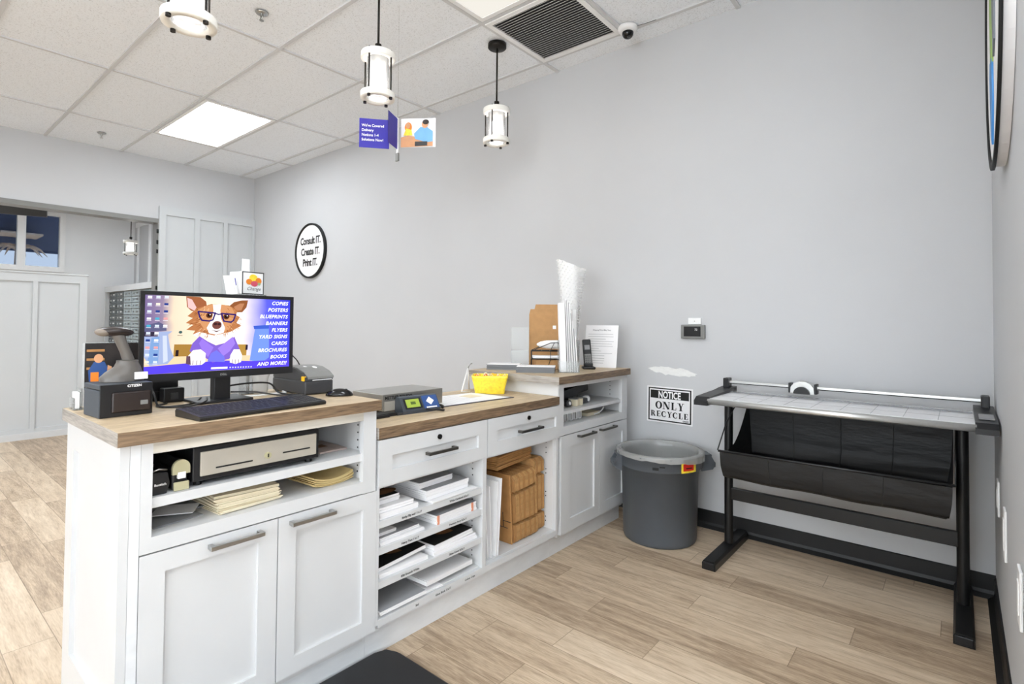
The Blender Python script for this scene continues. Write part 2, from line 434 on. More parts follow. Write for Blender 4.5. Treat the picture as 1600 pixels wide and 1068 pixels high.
# ceiling grid
gx = [-5.809 + 1.22 * k for k in range(-4, 8)]
gy = [2.895 - .61 * k for k in range(0, 11)]
mb = MB()
for x in gx:
    if -11.3 < x < 2.9: mb.box(x - .012, x + .012, -3.5, YW, H - .004, H + .008)
for y in gy: mb.box(-11.3, 3.0, y - .012, y + .012, H - .0045, H + .008)
mb.box(-1.539 - .012, -1.539 + .012, 2.285, 2.895, H - .004, H + .008)
obj('trim_1', mb, M['grid'], kind='structure', label='white metal ceiling grid')
obj('wall_main', MB().box(-11.6, .26, YW, YW + .14, 0, H + .05), M['wall'], kind='structure', label='long light grey painted wall')
obj('wall_right', MB().box(XR, XR + .13, .75, YW, 0, H + .05), M['wall'], kind='structure', label='light grey side wall at the right')
mb = MB().box(2.9, 3.0, -3.6, -2.9, 0, H + .05); mb.box(2.9, 3.0, -.9, YW, 0, H + .05); mb.box(2.9, 3.0, -2.9, -.9, 2.6, H + .05); mb.box(2.9, 3.0, -2.9, -.9, 0, .25)
obj('wall_entry', mb, M['wall'], kind='structure')
w = thing('fill_window_entry', (2.95, -1.9, .25), 'unseen entry-side window added for daylight fill', 'window', kind='structure')  # out-of-view window, added to let in daylight from the side
mb = MB()
for y in (-2.9, -1.95, -.95): mb.box(2.92, 2.98, y, y + .05, .25, 2.6)
mb.box(2.92, 2.98, -2.9, -.9, .25, .3); mb.box(2.92, 2.98, -2.9, -.9, 2.55, 2.6)
obj('window_frame', mb, M['alu'], w); obj('pane', MB().box(2.95, 2.955, -2.85, -.95, .3, 2.55), M['glass'], w)
mb = MB().box(XL - .14, XL, -3.6, YW, 2.247, H + .05); mb.box(XL - .14, XL, 2.045, YW, 0, 2.247); mb.box(XL - .14, XL, -3.6, -1.4, 0, 2.247)
obj('wall_left', mb, M['wall'], kind='structure', label='grey wall with a wide opening')
# back wall (behind the viewer) with an unseen window added as daylight fill
mb = MB().box(-11.6, -1.4, -3.7, -3.6, 0, H + .05); mb.box(1.6, 3.0, -3.7, -3.6, 0, H + .05); mb.box(-1.4, 1.6, -3.7, -3.6, 2.6, H + .05); mb.box(-1.4, 1.6, -3.7, -3.6, 0, .25)
obj('wall_back', mb, M['wall'], kind='structure')
w = thing('fill_window_back', (-.5, -3.65, .25), 'unseen entry-side window added for daylight fill', 'window', kind='structure')
mb = MB()
for x in (-1.4, .1, 1.55): mb.box(x, x + .05, -3.68, -3.62, .25, 2.6)
mb.box(-1.4, 1.6, -3.68, -3.62, .25, .3); mb.box(-1.4, 1.6, -3.68, -3.62, 2.55, 2.6)
obj('window_frame', mb, M['alu'], w); obj('pane', MB().box(-1.35, 1.56, -3.655, -3.65, .3, 2.55), M['glass'], w)
# far room wall with its window opening y 1.25..2.05
FX = -11.4
mb = MB().box(FX - .12, FX, 2.07, YW, 0, H + .05); mb.box(FX - .12, FX, -3.6, .2, 0, H + .05)
mb.box(FX - .12, FX, .2, 2.07, 0, 1.93); mb.box(FX - .12, FX, .2, 2.07, 2.86, H + .05)
obj('wall_far', mb, M['wallw'], kind='structure', label='pale wall of the room beyond the opening')
w = thing('window_1', (FX, 1.2, 1.93), 'white framed window of the far room', 'window', kind='structure')
mb = MB()
mb.box(FX - .1, FX + .03, 2.02, 2.09, 1.91, 2.88); mb.box(FX - .1, FX + .03, .2, 2.02, 1.91, 1.99); mb.box(FX - .1, FX + .03, .2, 2.02, 2.83, 2.88)
mb.box(FX - .1, FX + .03, 1.50, 1.60, 1.99, 2.83); mb.box(FX - .1, FX + .03, .85, .93, 1.99, 2.83); mb.box(FX - .1, FX + .03, .2, .25, 1.99, 2.83)
obj('window_frame', mb, M['white'], w); obj('pane', MB().box(FX - .06, FX - .055, .25, 2.02, 1.99, 2.83), M['skydim'], w)
# what stands outside that window
t = thing('awning', (-12.4, 1.5, 2.3), 'dark navy awning outside the far window', 'awning')
mb = MB()
mb.prism([(-13.6, 2.46), (-12.1, 3.35), (-12.1, 3.42), (-13.7, 2.50)], lambda a, b, d: Vector((a, d, b)), -.4, 2.45)
mb.box(-13.7, -13.64, -.4, 2.45, 2.42, 2.56)
obj('canopy', mb, M['navy'], t)
mb = MB(); mb.box(-13.2, -12.55, 1.45, 2.0, 2.62, 2.65, mt=Matrix.Identity(4)); obj('soffit_panel', mb, M['tan'], t)
t = thing('palm_tree', (-13.2, 1.7, 0), 'palm fronds seen through the far window', 'palm')
mb = MB()
mb.tube([(-13.2, 1.75, 0), (-13.15, 1.72, 1.2), (-13.2, 1.75, 2.38)], [.06, .05, .04], 10); obj('trunk', mb, M['tan'], t)
mb = MB()
for k in range(9):
    a = k * .7; L = .42
    pts = [(-13.2 + math.cos(a) * L * q * .5, 1.75 + math.sin(a) * L * q, 2.4 + .12 * math.sin(q * 2.6) - .16 * q * q) for q in (0, .25, .5, .75, 1)]
    mb.tube(pts, [.028, .035, .03, .02, .004], 5)
obj('fronds', mb, M['tan'], t)
mb = MB()
for k in range(60):
    mb.sphere((-14.5 + random.random() * .3, 1.95 + random.random() * .35, 1.55 + random.random() * .5), .045, 6, 4)
mb.tube([(-14.4, 2.1, -.04), (-14.38, 2.12, .8), (-14.4, 2.12, 1.7)], .03, 6)
obj('shrub', mb, M['leaf'], label='leafy shrub top outside the far window', cat='shrub')
obj('ground', MB().box(-40, -11.6, -25, 25, -.2, -.05), M['tan'], kind='structure', label='paving outside')

# black cove baseboards
def cove(p0, p1, n, name, label):
    p0 = Vector(p0); p1 = Vector(p1); n = Vector(n)
    prof = [(0, 0), (.028, 0), (.022, .006), (.010, .016), (.006, .03), (.006, .092), (.003, .096), (0, .096)]
    mb = MB(); mb.prism(prof, lambda a, b, d: (p0 + (p1 - p0) * d + n * a + Vector((0, 0, b))), 0, 1)
    obj(name, mb, M['rubber'], kind='structure', label=label)
cove((XL, YW, 0), (XR, YW, 0), (0, -1, 0), 'baseboard_main', 'black rubber cove base along the long wall')
cove((XR, .75, 0), (XR, YW - .03, 0), (-1, 0, 0), 'baseboard_right', 'black rubber cove base on the right wall')
cove((-11.3, YW, 0), (XL - .14, YW, 0), (0, -1, 0), 'baseboard_far', 'black base in the far room')

# opening frame (track) in the left wall
mb = MB().box(XL - .15, XL + .02, -1.4, 2.045, 2.205, 2.25); mb.box(XL - .15, XL + .015, 2.025, 2.05, 0, 2.25)
obj('trim_2', mb, M['mgrey'], kind='structure', label='grey metal header and jamb of the opening')
mb = MB()
for z in (2.12, 2.0, 1.9, 1.5, 1.36): mb.box(XL + .016, XL + .03, 2.012, 2.028, z - .03, z + .012)
obj('trim_3', mb, M['steelblk'], kind='structure', label='dark latch plates on the jamb')

# panelled sliding door standing over the left wall
d = thing('door_1', (XL + .04, 2.56, 0), 'tall pale grey panelled sliding door', 'door', kind='structure')
mb = MB(); x0 = XL + .004; xf = XL + .045
ys = [2.03, 2.095, 2.385, 2.44, 2.70, 2.745, 3.035, 3.066]
for a, b in ((ys[0], ys[1]), (ys[2], ys[3]), (ys[4], ys[5]), (ys[6], ys[7])): mb.box(x0, xf, a, b, .02, 2.39)
for a, b in ((ys[1], ys[2]), (ys[3], ys[4]), (ys[5], ys[6])): mb.box(x0, xf, a, b, 2.30, 2.39); mb.box(x0, xf - .022, a, b, .15, 2.30); mb.box(x0, xf, a, b, .02, .15)
obj('door_panel', mb, M['panel'], d)

# half-height panelled partition in the opening
t = thing('half_wall_panel', (-6.88, 0, 0), 'grey half-height panelled partition standing in the wide opening', 'partition')
mb = MB(); x0, xf = -6.97, -6.80
cuts = [(-1.3, -1.22), (-.55, -.50), (-.02, .02), (.50, .54), (1.018, 1.055), (1.373, 1.435)]
for a, b in cuts: mb.box(x0, xf, a, b, .0, 1.578)
for (a, b), (c, e) in zip(cuts[:-1], cuts[1:]):
    mb.box(x0, xf, b, c, 1.50, 1.578); mb.box(x0 + .02, xf - .02, b, c, .10, 1.50); mb.box(x0, xf, b, c, 0, .10)
obj('panelling', mb, M['panel'], t)
obj('cap', MB().box(x0 - .01, xf + .01, -1.31, 1.445, 1.578, 1.592), M['panel'], t)
obj('base_moulding', MB().box(xf, xf + .014, -1.3, 1.436, 0, .06), M['cab'], t)
# panelling of the far room's side wall
mb = MB().box(-11.3, -8.0, YW - .02, YW, 2.78, 2.86); 
for x in (-11.2, -10.6, -10.0, -9.4, -8.8): mb.box(x, x + .07, YW - .018, YW, .1, 2.78)
obj('trim_4', mb, M['wallw'], kind='structure', label='white battens on the far room wall')

# troffers
def troffer(cx, cy, m, label, struct=False):
    t = thing('ceiling_light', (cx, cy, H - .01), label, 'ceiling light', group='recessed ceiling troffers')
    mb = MB(); hx, hy, f = .592, .287, .028
    mb.box(cx - hx, cx + hx, cy - hy, cy - hy + f, H - .007, H + .005); mb.box(cx - hx, cx + hx, cy + hy - f, cy + hy, H - .007, H + .005)
    mb.box(cx - hx, cx - hx + f, cy - hy + f, cy + hy - f, H - .007, H + .005); mb.box(cx + hx - f, cx + hx, cy - hy + f, cy + hy - f, H - .007, H + .005)
    obj('light_frame', mb, M['white'], t)
    obj('diffuser', MB().box(cx - hx + f, cx + hx - f, cy - hy + f, cy + hy - f, H - .003, H + .004), m, t)
X0 = -5.809
def tile(i, j): return (X0 + 1.22 * (i + .5), 2.895 - .61 * (j + .5))
troffer(*tile(0, 1), M['lamp'], 'glowing rectangular troffer nearest the left wall')
troffer(*tile(3, 1), M['lamp2'], 'dimmer ceiling troffer beside the dark return air grille')
troffer(*tile(2, 4), M['lamp'], 'ceiling troffer at the upper left edge of the view')
for i, j in ((0, 5), (5, 6), (4, 3), (2, 8), (5, 9), (-1, 8)):  # out-of-view troffers added to even out the room light
    troffer(*tile(i, j), M['lamp'], 'out-of-view ceiling troffer added for fill light')
for x, y in ((-9.2, 1.9), (-9.2, .4), (-7.9, -.6), (-10.4, -.9)):  # troffers added to lift the brightness of the far room
    troffer(x, y, M['lamp'], 'ceiling troffer added to brighten the far room')

# return air grille
cx, cy = -1.844, 2.59
t = thing('air_grille', (cx, cy, H - .01), 'large square return air grille with dark slots in the ceiling', 'vent')
mb = MB(); hx, hy, f = .292, .292, .03
mb.box(cx - hx, cx + hx, cy - hy, cy - hy + f, H - .010, H + .003); mb.box(cx - hx, cx + hx, cy + hy - f, cy + hy, H - .010, H + .003)
mb.box(cx - hx, cx - hx + f, cy - hy + f, cy + hy - f, H - .010, H + .003); mb.box(cx + hx - f, cx + hx, cy - hy + f, cy + hy - f, H - .010, H + .003)
obj('grille_frame', mb, M['white'], t)
obj('filter', MB().box(cx - hx + f, cx + hx - f, cy - hy + f, cy + hy - f, H - .001, H + .003), M['steelblk'], t)
n = 24
for k in range(n):
    y = cy - hy + f + (k + .5) * (2 * (hy - f)) / n
    mt = Matrix.Translation((0, y, H - .006)) @ Matrix.Rotation(R(35), 4, 'X') @ Matrix.Translation((0, -y, -(H - .006)))
    obj('slat', MB().box(cx - hx + f, cx + hx - f, y - .0042, y + .0042, H - .0066, H - .0054, mt=mt), M['white'], t)

# dome camera
t = thing('security_camera', (-1.50, 2.86, H - .06), 'small white dome security camera on the ceiling beside the air grille', 'camera')
obj('housing', MB().lathe((-1.50, 2.86, H), [(0, -.032), (.03, -.032), (.052, -.026), (.058, -.012), (.058, 0), (0, 0)], 28), M['white'], t)
obj('eyeball', MB().sphere((-1.50, 2.86, H - .036), .034), M['bgloss'], t)
obj('lens_ring', MB().cyl((-1.485, 2.842, H - .072), .010, .006, 14), M['gplast'], t)
obj('cable', MB().tube([(-1.45, 2.87, H - .006), (-1.38, 2.875, H - .008), (-1.33, 2.88, H - .006)], .0018, 6), M['steelblk'], t)

# sprinklers
for x, y, lab in ((-3.057, 1.413, 'fire sprinkler head near the middle of the ceiling'), (-6.231, 1.393, 'fire sprinkler head close to the left wall')):
    t = thing('fire_sprinkler', (x, y, H - .05), lab, 'sprinkler', group='ceiling sprinklers')
    obj('escutcheon', MB().lathe((x, y, H), [(0, -.008), (.030, -.007), (.036, 0), (0, 0)], 24), M['chrome'], t)
    mb = MB().cyl((x, y, H - .022), .009, .016, 12)
    mb.tube([(x - .011, y, H - .018), (x - .012, y, H - .03), (x, y, H - .043)], .0026, 6); mb.tube([(x + .011, y, H - .018), (x + .012, y, H - .03), (x, y, H - .043)], .0026, 6)
    mb.cyl((x, y, H - .046), .013, .003, 14)
    obj('sprinkler_body', mb, M['chrome'], t)

# ================================================================== PENDANTS
def pendant(x, y, zb, zt, label, top=H):
    t = thing('pendant_light', (x, y, zb), label, 'pendant light', group='lantern pendants')
    r = .083
    obj('canopy', MB().lathe((x, y, top), [(0, -.028), (.054, -.028), (.058, -.024), (.058, 0), (0, 0)], 28), M['darkmetal'], t)
    mb = MB().tube([(x, y, top - .028), (x, y, zt + .05)], .0055, 8)
    mb.tube([(x + .008 * math.cos(a), y, top - .045 + .015 * math.sin(a)) for a in [i * .785 for i in range(9)]], .0018, 5)
    mb.cyl((x, y, zt + .02), .016, .028, 12); mb.tube([(x, y, zt + .045), (x + .018, y, zt + .02), (x + .03, y, zt)], .0022, 5); mb.tube([(x, y, zt + .045), (x - .018, y, zt + .02), (x - .03, y, zt)], .0022, 5)
    obj('rod', mb, M['darkmetal'], t)
    for nm, z in (('top_ring', zt - .03), ('bottom_ring', zb)):
        obj(nm, MB().lathe((x, y, z), [(r - .026, 0), (r, 0), (r + .001, .004), (r + .001, .026), (r, .03), (r - .026, .03)], 36, close=True), M['lanternw'], t)
    obj('glass_cylinder', MB().lathe((x, y, 0), [(r - .030, zb + .006), (r - .030, zt - .01)], 32), M['lglass'], t)
    mb = MB()
    for k in range(4):
        a = R(20) + k * math.pi / 2; px, py = x + (r - .008) * math.cos(a), y + (r - .008) * math.sin(a)
        mb.cyl((px, py, zb - .008), .0042, zt - zb + .014, 8); mb.cyl((px, py, zb - .010), .0085, .010, 10)
    obj('cage_rod', mb, M['darkmetal'], t)
    obj('bulb', MB().sphere((x, y, (zb + zt) / 2), .026, 14, 10, (1.15, 1.15, 1.7)), M['bulb'], t)
    obj('socket', MB().cyl((x, y, (zb + zt) / 2 + .04), .014, zt - (zb + zt) / 2 - .03, 12), M['lanternw'], t)
    return t
pendant(-2.235, 2.52, 2.272, 2.490, 'lantern pendant nearest the right, hanging full in view with its black ceiling canopy')
pendant(-2.222, 1.61, 2.252, 2.480, 'middle lantern pendant, directly above the blue hanging cards')
pendant(-1.985, .675, 2.135, 2.362, 'nearest lantern pendant, its lower ring cut by the top edge of the photo')
pendant(-8.4, 2.218, 2.0, 2.185, 'small distant lantern pendant hanging in the far room')

# ================================================================== COUNTER
XD = -1.50; XC = -1.481; XB = -2.016
ZH, ZM = .883, .787
def countertop(name, x0, x1, y0, y1, z1, t, label):
    o = thing(name, ((x0 + x1) / 2, (y0 + y1) / 2, z1 - t), label, 'countertop')
    obj('top_surface', MB().box(x0, x1, y0, y1, z1 - t, z1, .0015), M['oak'], o)
    e = .0012
    obj('front_edge_band', MB().box(x1 - .001, x1 + e, y0, y1, z1 - t, z1 - .0006), M['oakd'], o, label='darker brown wood grain front edge')
    obj('end_edge_band', MB().box(x0, x1, y0 - e, y0 + .001, z1 - t, z1 - .0006), M['oakg'], o, label='grey weathered wood grain end edge')
countertop('countertop', XB, XC, .375, 1.106, ZH, .034, 'raised oak laminate countertop under the monitor and keyboard')
countertop('countertop', -2.02, -1.494, 1.107, 2.164, ZM, .038, 'lower oak laminate countertop between the two raised ones')
countertop('countertop', -2.085, XC, 2.141, 2.873, ZH, .036, 'raised oak laminate countertop with envelopes against the long wall')

def pins(mb, x, ys, zs, n=1):
    for z in zs:
        for xx in (x,): mb.cyl((xx, ys, z), .0028, .0015, 8, axis='y')

# --- left raised cabinet
c = thing('counter_cabinet', (-1.75, .74, 0), 'white two-door cabinet with open niche, standing at the left end of the counter', 'cabinet')
mb = MB()
F = XD - .020                                    # carcass front plane behind the doors
FF = XD                                          # face frame front
mb.box(-2.0, F, .405, .425, .107, .849)            # left side
mb.box(-2.0, F, 1.07, 1.095, .107, .849)           # right side
mb.box(-2.0, -1.985, .425, 1.07, .0, .849)       # back
mb.box(-1.985, F, .425, 1.07, .600, .618)        # niche floor
mb.box(-1.985, F, .425, 1.07, .835, .849)
mb.box(-1.985, F, .425, 1.07, .09, .108)
obj('carcass', mb, M['cabin'], c)
mb = MB()
mb.box(F, FF, .427, .452, .582, .849); mb.box(F, FF, 1.050, 1.100, .58, .849)
mb.box(F, FF, .452, 1.050, .582, .619)
obj('face_frame', mb, M['cab'], c)
obj('apron_rail', MB().box(F, FF - .0005, .452, 1.050, .819, .849), M['cabw'], c, label='scratched rail under the worktop with bare wood showing')
obj('corner_post', MB().box(F, FF - .0006, .4052, .4265, .0, .849), M['kick'], c, label='scuffed white corner stile')
obj('shelf', MB().box(-1.98, F + .012, .426, 1.069, .686, .710), M['cab'], c)
mb = MB()                                        # end panel, facing the camera side
y0, y1 = .385, .4045
for a, b in ((-2.005, -1.93), (-1.578, -1.5004)): mb.box(a, b, y0, y1, .0, .848)
mb.box(-1.93, -1.578, y0, y1, .775, .848); mb.box(-1.93, -1.578, y0, y1, .0, .20); mb.box(-1.93, -1.578, y0 + .011, y1, .20, .775)
obj('end_panel', mb, M['cab'], c)
for (a, b, i0, i1, hy0, hy1) in ((.428, .7655, .483, .712, .578, .718), (.7685, 1.106, .822, 1.053, .798, .940)):
    dd = obj('door', shaker(XD, a, b, .114, .578, i0, i1, .163, .528), M['cab'], c)
    bar_handle(XD, hy0, hy1, .556, dd)
obj('toe_kick', MB().box(-1.99, -1.550, .4275, 1.10, 0, .1065), M['kick'], c)
mb = MB(); pins(mb, -1.56, 1.0685, (.72, .745, .77, .795, .64, .66)); pins(mb, -1.90, 1.0685, (.72, .745, .77, .795)); obj('shelf_pin_holes', mb, M['black'], c)
# magazine and papers resting inside
o = obj('magazine', MB().box(-1.76, -1.60, .955, 1.055, .7102, .7162, .001), M['mag'], label='magazine lying in the niche right of the cash drawer', cat='magazine')
mb = MB(); flat(mb, [(0, 0), (.05, 0), (.05, .04), (0, .04)], (-1.66, .97, .7164), (0, 1, 0), (-1, 0, 0)); obj('cover_picture', mb, M['gold'], o)

# cash drawer
t = thing('cash_drawer', (-1.68, .725, .7102), 'black cash drawer with a steel front in the open niche', 'cash drawer')
obj('drawer_case', MB().box(-1.90, -1.525, .549, .905, .723, .812, .003), M['bplast'], t)
obj('drawer_front', MB().box(-1.526, -1.519, .566, .894, .736, .799, .002), M['putty'], t)
mb = MB(); mb.box(-1.5195, -1.5180, .603, .700, .7505, .7545); mb.box(-1.5195, -1.5180, .787, .872, .757, .761); obj('slot', mb, M['black'], t)
obj('lock', MB().cyl((-1.519, .742, .760), .0095, .005, 20, axis='x'), M['olive'], t); obj('keyhole', MB().box(-1.5142, -1.5135, .740, .744, .755, .765), M['black'], t)
for y in (.57, .885):
    for x in (-1.55, -1.87): obj('foot', MB().cyl((x, y, .7102), .010, .014, 12), M['rubber'], t)
# hole punch/stapler pair
t = thing('tape_cutter', (-1.545, .476, .7102), 'squat black desk tool at the far left of the niche', 'stapler')
mb = MB(); mb.prism([(.456, .7105), (.490, .7105), (.497, .735), (.492, .762), (.460, .766), (.456, .758)], lambda a, b, d: Vector((d, a, b)), -1.60, -1.525); obj('tool_body', mb, M['bplast'], t)
mb = MB(); mb.tube([(-1.53, .459, .768), (-1.53, .475, .772), (-1.53, .492, .767)], .003, 8); obj('chrome_lever', mb, M['chrome'], t)
obj('lettering', text_mb('Bostitch', (-1.525, .463, .732), (0, 1, 0), (0, 0, 1), .008, .02), M['inkw'], t)
t = thing('stapler', (-1.58, .521, .7102), 'upright stapler with an olive rounded top, in the niche beside the cash drawer', 'stapler')
mb = MB(); mb.box(-1.66, -1.533, .504, .54, .712, .762, .004); mb.prism([(.5225 + .019 * math.cos(a), .766 + .019 * math.sin(a)) for a in [math.pi * i / 12 for i in range(13)]], lambda a, b, d: Vector((d, a, b)), -1.66, -1.5325); obj('stapler_body', mb, M['bplast'], t)
arc = [(.5225 + .020 * math.cos(a), .768 + .020 * math.sin(a)) for a in [math.pi * i / 12 for i in range(13)]]
mb = MB(); mb.prism([(.5025, .752)] + arc[::-1] + [(.5425, .752)], lambda a, b, d: Vector((d, a, b)), -1.532, -1.522); obj('top_cap', mb, M['olive'], t)
obj('base_cap', MB().box(-1.53, -1.522, .506, .541, .7105, .732, .002), M['olive'], t)
obj('staple_nose', MB().box(-1.53, -1.520, .514, .532, .741, .757, .001), M['white'], t)

# envelopes in the lower niche
def sheets(name, n, x0, x1, y0, y1, z, dz, m, label, cat, jit=.004, rz=0, grp=None, top=None, fan=0.0, curl=0.0):
    mb = MB(); cx, cy = (x0 + x1) / 2, (y0 + y1) / 2
    for k in range(n):
        a = rz + random.uniform(-jit, jit) * 3 + fan * k
        jx, jy = random.uniform(-jit, jit), random.uniform(-jit, jit)
        zz = z + k * dz
        mt = Matrix.Translation((cx + jx, cy + jy, 0)) @ Matrix.Rotation(a, 4, 'Z') @ Matrix.Translation((-cx, -cy, 0))
        if curl:
            def f(u, v, top_=0):
                return mt @ Vector((x0 + (x1 - x0) * v, y0 + (y1 - y0) * u, zz + curl * ((2 * u - 1) ** 2) * (.5 + .5 * k / n) + top_))
            mb.grid(lambda u, v: f(u, v), 8, 1); mb.grid(lambda u, v: f(u, v, dz * .8), 8, 1)
            for vv in (0, 1): mb.grid(lambda u, v: f(u, vv, dz * .8 * v), 8, 1)
            for uu in (0, 1): mb.grid(lambda u, v: f(uu, u, dz * .8 * v), 1, 1)
        else:
            mb.box(x0, x1, y0, y1, zz, zz + dz * .82, mt=mt)
    return obj(name, mb, m, label=label, cat=cat, group=grp)
sheets('envelope_stack', 14, -1.72, -1.540, .615, .79, .6185, .0034, M['cream'], 'fanned stack of cream envelopes in the lower niche', 'envelopes', .005, R(6), fan=-.014)
sheets('envelope_stack', 7, -1.72, -1.55, .90, 1.045, .6185, .0028, M['manila'], 'curled manila envelopes at the right end of the lower niche', 'envelopes', .003, R(4), curl=.016)
sheets('envelope', 2, -1.68, -1.60, .50, .60, .6270, .0015, M['paper'], 'loose white envelope lying crossed on top at left of the lower niche', 'envelope', .001, R(-32))
sheets('envelope', 2, -1.70, -1.56, .462, .585, .6185, .0015, M['paperg'], 'flat grey-white sheet under the crossed envelope in the lower niche', 'envelope', .002, R(8))
sheets('envelope', 2, -1.76, -1.63, .53, .66, .6222, .0015, M['paperg'], 'white envelope tucked behind the cream stack', 'envelope', .002, R(-12))

# --- middle cabinet
c = thing('counter_cabinet', (-1.75, 1.63, 0), 'white middle cabinet with two locking drawers over open shelves', 'cabinet')
mb = MB()
mb.box(-2.0, F, 1.107, 1.1195, .1285, .748); mb.box(-2.0, F, 2.148, 2.160, .1285, .748); mb.box(-2.0, -1.985, 1.1195, 2.148, .147, .748)
mb.box(-1.985, F, 1.1195, 2.148, .128, .146)
mb.box(-1.985, F, 1.1195, 2.148, .575, .59)
mb.box(-1.985, F, 1.630, 1.648, .146, .575)
obj('carcass', mb, M['cabin'], c)
mb = MB()
mb.box(F, FF - .001, 1.107, 1.1175, .128, .59); mb.box(F, FF - .001, 1.628, 1.650, .143, .59); mb.box(F, FF - .001, 2.150, 2.166, .128, .59)
mb.box(F, FF - .001, 1.1175, 2.150, .119, .144)
obj('face_frame', mb, M['cab'], c)
for (a, b, i0, i1, z0, z1, h0, h1) in ((1.110, 1.6475, 1.166, 1.597, .640, .687, 1.312, 1.457), (1.652, 2.1665, 1.712, 2.141, .648, .693, 1.847, 2.008)):
    dd = obj('drawer', shaker(XD + .004, a, b, .588, .744, i0, i1, z0 - .003, z1), M['cab'], c)
    bar_handle(XD + .004, h0, h1, .665, dd, M['nickeldk'])
    obj('drawer_lock', MB().cyl((XD + .004, (h0 + h1) / 2 - .003, .716), .0095, .006, 18, axis='x'), M['darkmetal'], dd)
    obj('lock_core', MB().cyl((XD + .0102, (h0 + h1) / 2 - .003, .716), .004, .001, 12, axis='x'), M['black'], dd)
SH = [(.470, .446), (.381, .357), (.268, .244)]
strips = [('Sticky Flip wall 11x17', 'White Cardstock 8.5x11'), ('Heavy Text 11x17', 'Premium Ivory 8.5x11'), ('80# Smooth White', 'Gloss Cover 8.5x11')]
for (zt, zb), (s1, s2) in zip(SH, strips):
    sh = obj('shelf', MB().box(-1.98, F + .016, 1.1200, 1.6295, zb, zt, .0008), M['cab'], c)
    obj('shelf_label', text_mb(s1, (F + .0162, 1.215, zb + .008), (0, 1, 0), (0, 0, 1), .0105, .03), M['black'], sh)
    obj('shelf_label', text_mb(s2, (F + .0162, 1.445, zb + .008), (0, 1, 0), (0, 0, 1), .0105, .03), M['black'], sh)
for yy, s in ((1.28, 'Std'), (1.375, 'Gloss Book 11x17'), (1.53, 'Colour Copy')):
    obj('shelf_label', text_mb(s, (FF - .0008, yy, .126), (0, 1, 0), (0, 0, 1), .0105, .03), M['black'], c)
obj('toe_kick', MB().box(-1.99, -1.550, 1.1005, 2.166, 0, .118), M['kick'], c)
mb = MB()
for z in (.56, .535, .51, .43, .41, .32, .30, .2, .18): pins(mb, -1.56, 1.6285, (z,)); pins(mb, -1.56, 2.1465, (z,))
obj('shelf_pin_holes', mb, M['black'], c)

# paper packs on the shelves: wrapped bundles = one thing each
def ream(x0, x1, y0, y1, z0, z1, label, rz=0, tilt=0.0, mt_edge=None, top=None, grp='paper bundles on the middle shelves', covers=None):
    cx, cy = x1, (y0 + y1) / 2; rz *= .3
    mt = Matrix.Translation((cx, cy, z0)) @ Matrix.Rotation(rz, 4, 'Z') @ Matrix.Rotation(tilt, 4, 'X') @ Matrix.Translation((-cx, -cy, -z0))
    t = thing('paper_bundle', (cx, cy, z0), label, 'paper', group=grp)
    mb = MB(); n = max(2, int((z1 - z0) / .006))
    for k in range(n):
        j = random.uniform(-.003, .003); j2 = random.uniform(-.003, .003)
        a = z0 + (z1 - z0) * k / n
        mb.box(x0 + j, x1 + j, y0 + j2, y1 + j2, a, a + (z1 - z0) / n - .0006, mt=mt)
    obj('sheets', mb, mt_edge or M['paper'], t)
    if top is not None:
        obj('top_sheet', MB().box(x0, x1, y0 + .002, y1 - .002, z1, z1 + .0012, mt=mt), top, t)
    if covers == 'wrap':
        for yy in (y0 + .004, y1 - .03): obj('salmon_flap', MB().box(x1 - .01, x1 + .0025, yy, yy + .010, z0 + .001, z1, mt=mt), M['pink'], t)
    if covers == 'dark':
        mb = MB(); flat(mb, ell(0, 0, .055, .03), mt @ Vector(((x1 + x0) / 2 + .09, (y0 + y1) / 2 + .02, z1 + .0014)), (0, 1, 0), (-1, 0, 0)); obj('printed_oval', mb, M['gold'], t)
    return t
z = SH[0][0] + .0004
ream(-1.83, -1.515, 1.131, 1.300, z, z + .020, 'white paper bundle at left of the top shelf, bottom of the pile', R(3))
ream(-1.83, -1.52, 1.131, 1.280, z + .0205, z + .036, 'white bundle on top of the left pile of the top shelf', R(-2))
ream(-1.83, -1.55, 1.132, 1.24, z + .0366, z + .060, 'paper pack with black printed wrapper at top left of the top shelf', R(4), top=M['black'], covers='dark')
ream(-1.84, -1.53, 1.345, 1.575, z + .008, z + .044, 'thick square stack of white paper on the top shelf', R(6), top=M['paperg'])
ream(-1.86, -1.505, 1.36, 1.60, z, z + .007, 'thin wide sheets under the thick white stack on the top shelf', R(5))
ream(-1.84, -1.56, 1.340, 1.52, z + .0465, z + .068, 'smaller white bundle topping the thick stack of the top shelf', R(9), top=M['paperg'])
z = SH[1][0] + .0004
ream(-1.83, -1.515, 1.131, 1.330, z, z + .012, 'flat paper pack at left of the second shelf, bottom one', R(5))
ream(-1.84, -1.525, 1.137, 1.315, z + .0125, z + .022, 'flat paper pack with taped end at left of the second shelf', R(8), top=M['paperg'])
ream(-1.86, -1.54, 1.132, 1.22, z + .0235, z + .034, 'narrow paper pack on top at left of the second shelf', R(4))
ream(-1.83, -1.515, 1.385, 1.610, z, z + .034, 'paper ream with salmon flaps on the second shelf', R(7), top=M['paperg'], covers='wrap')
z = SH[2][0] + .0004
ream(-1.83, -1.515, 1.135, 1.350, z, z + .016, 'white paper bundle, lowest left on the third shelf', R(-3))
ream(-1.84, -1.53, 1.135, 1.350, z + .027, z + .040, 'tilted bundle with a black printed wrapper, left on the third shelf', R(-3), R(5), top=M['black'], covers='dark')
ream(-1.83, -1.515, 1.375, 1.610, z, z + .022, 'white paper bundle, lowest right on the third shelf', R(4))
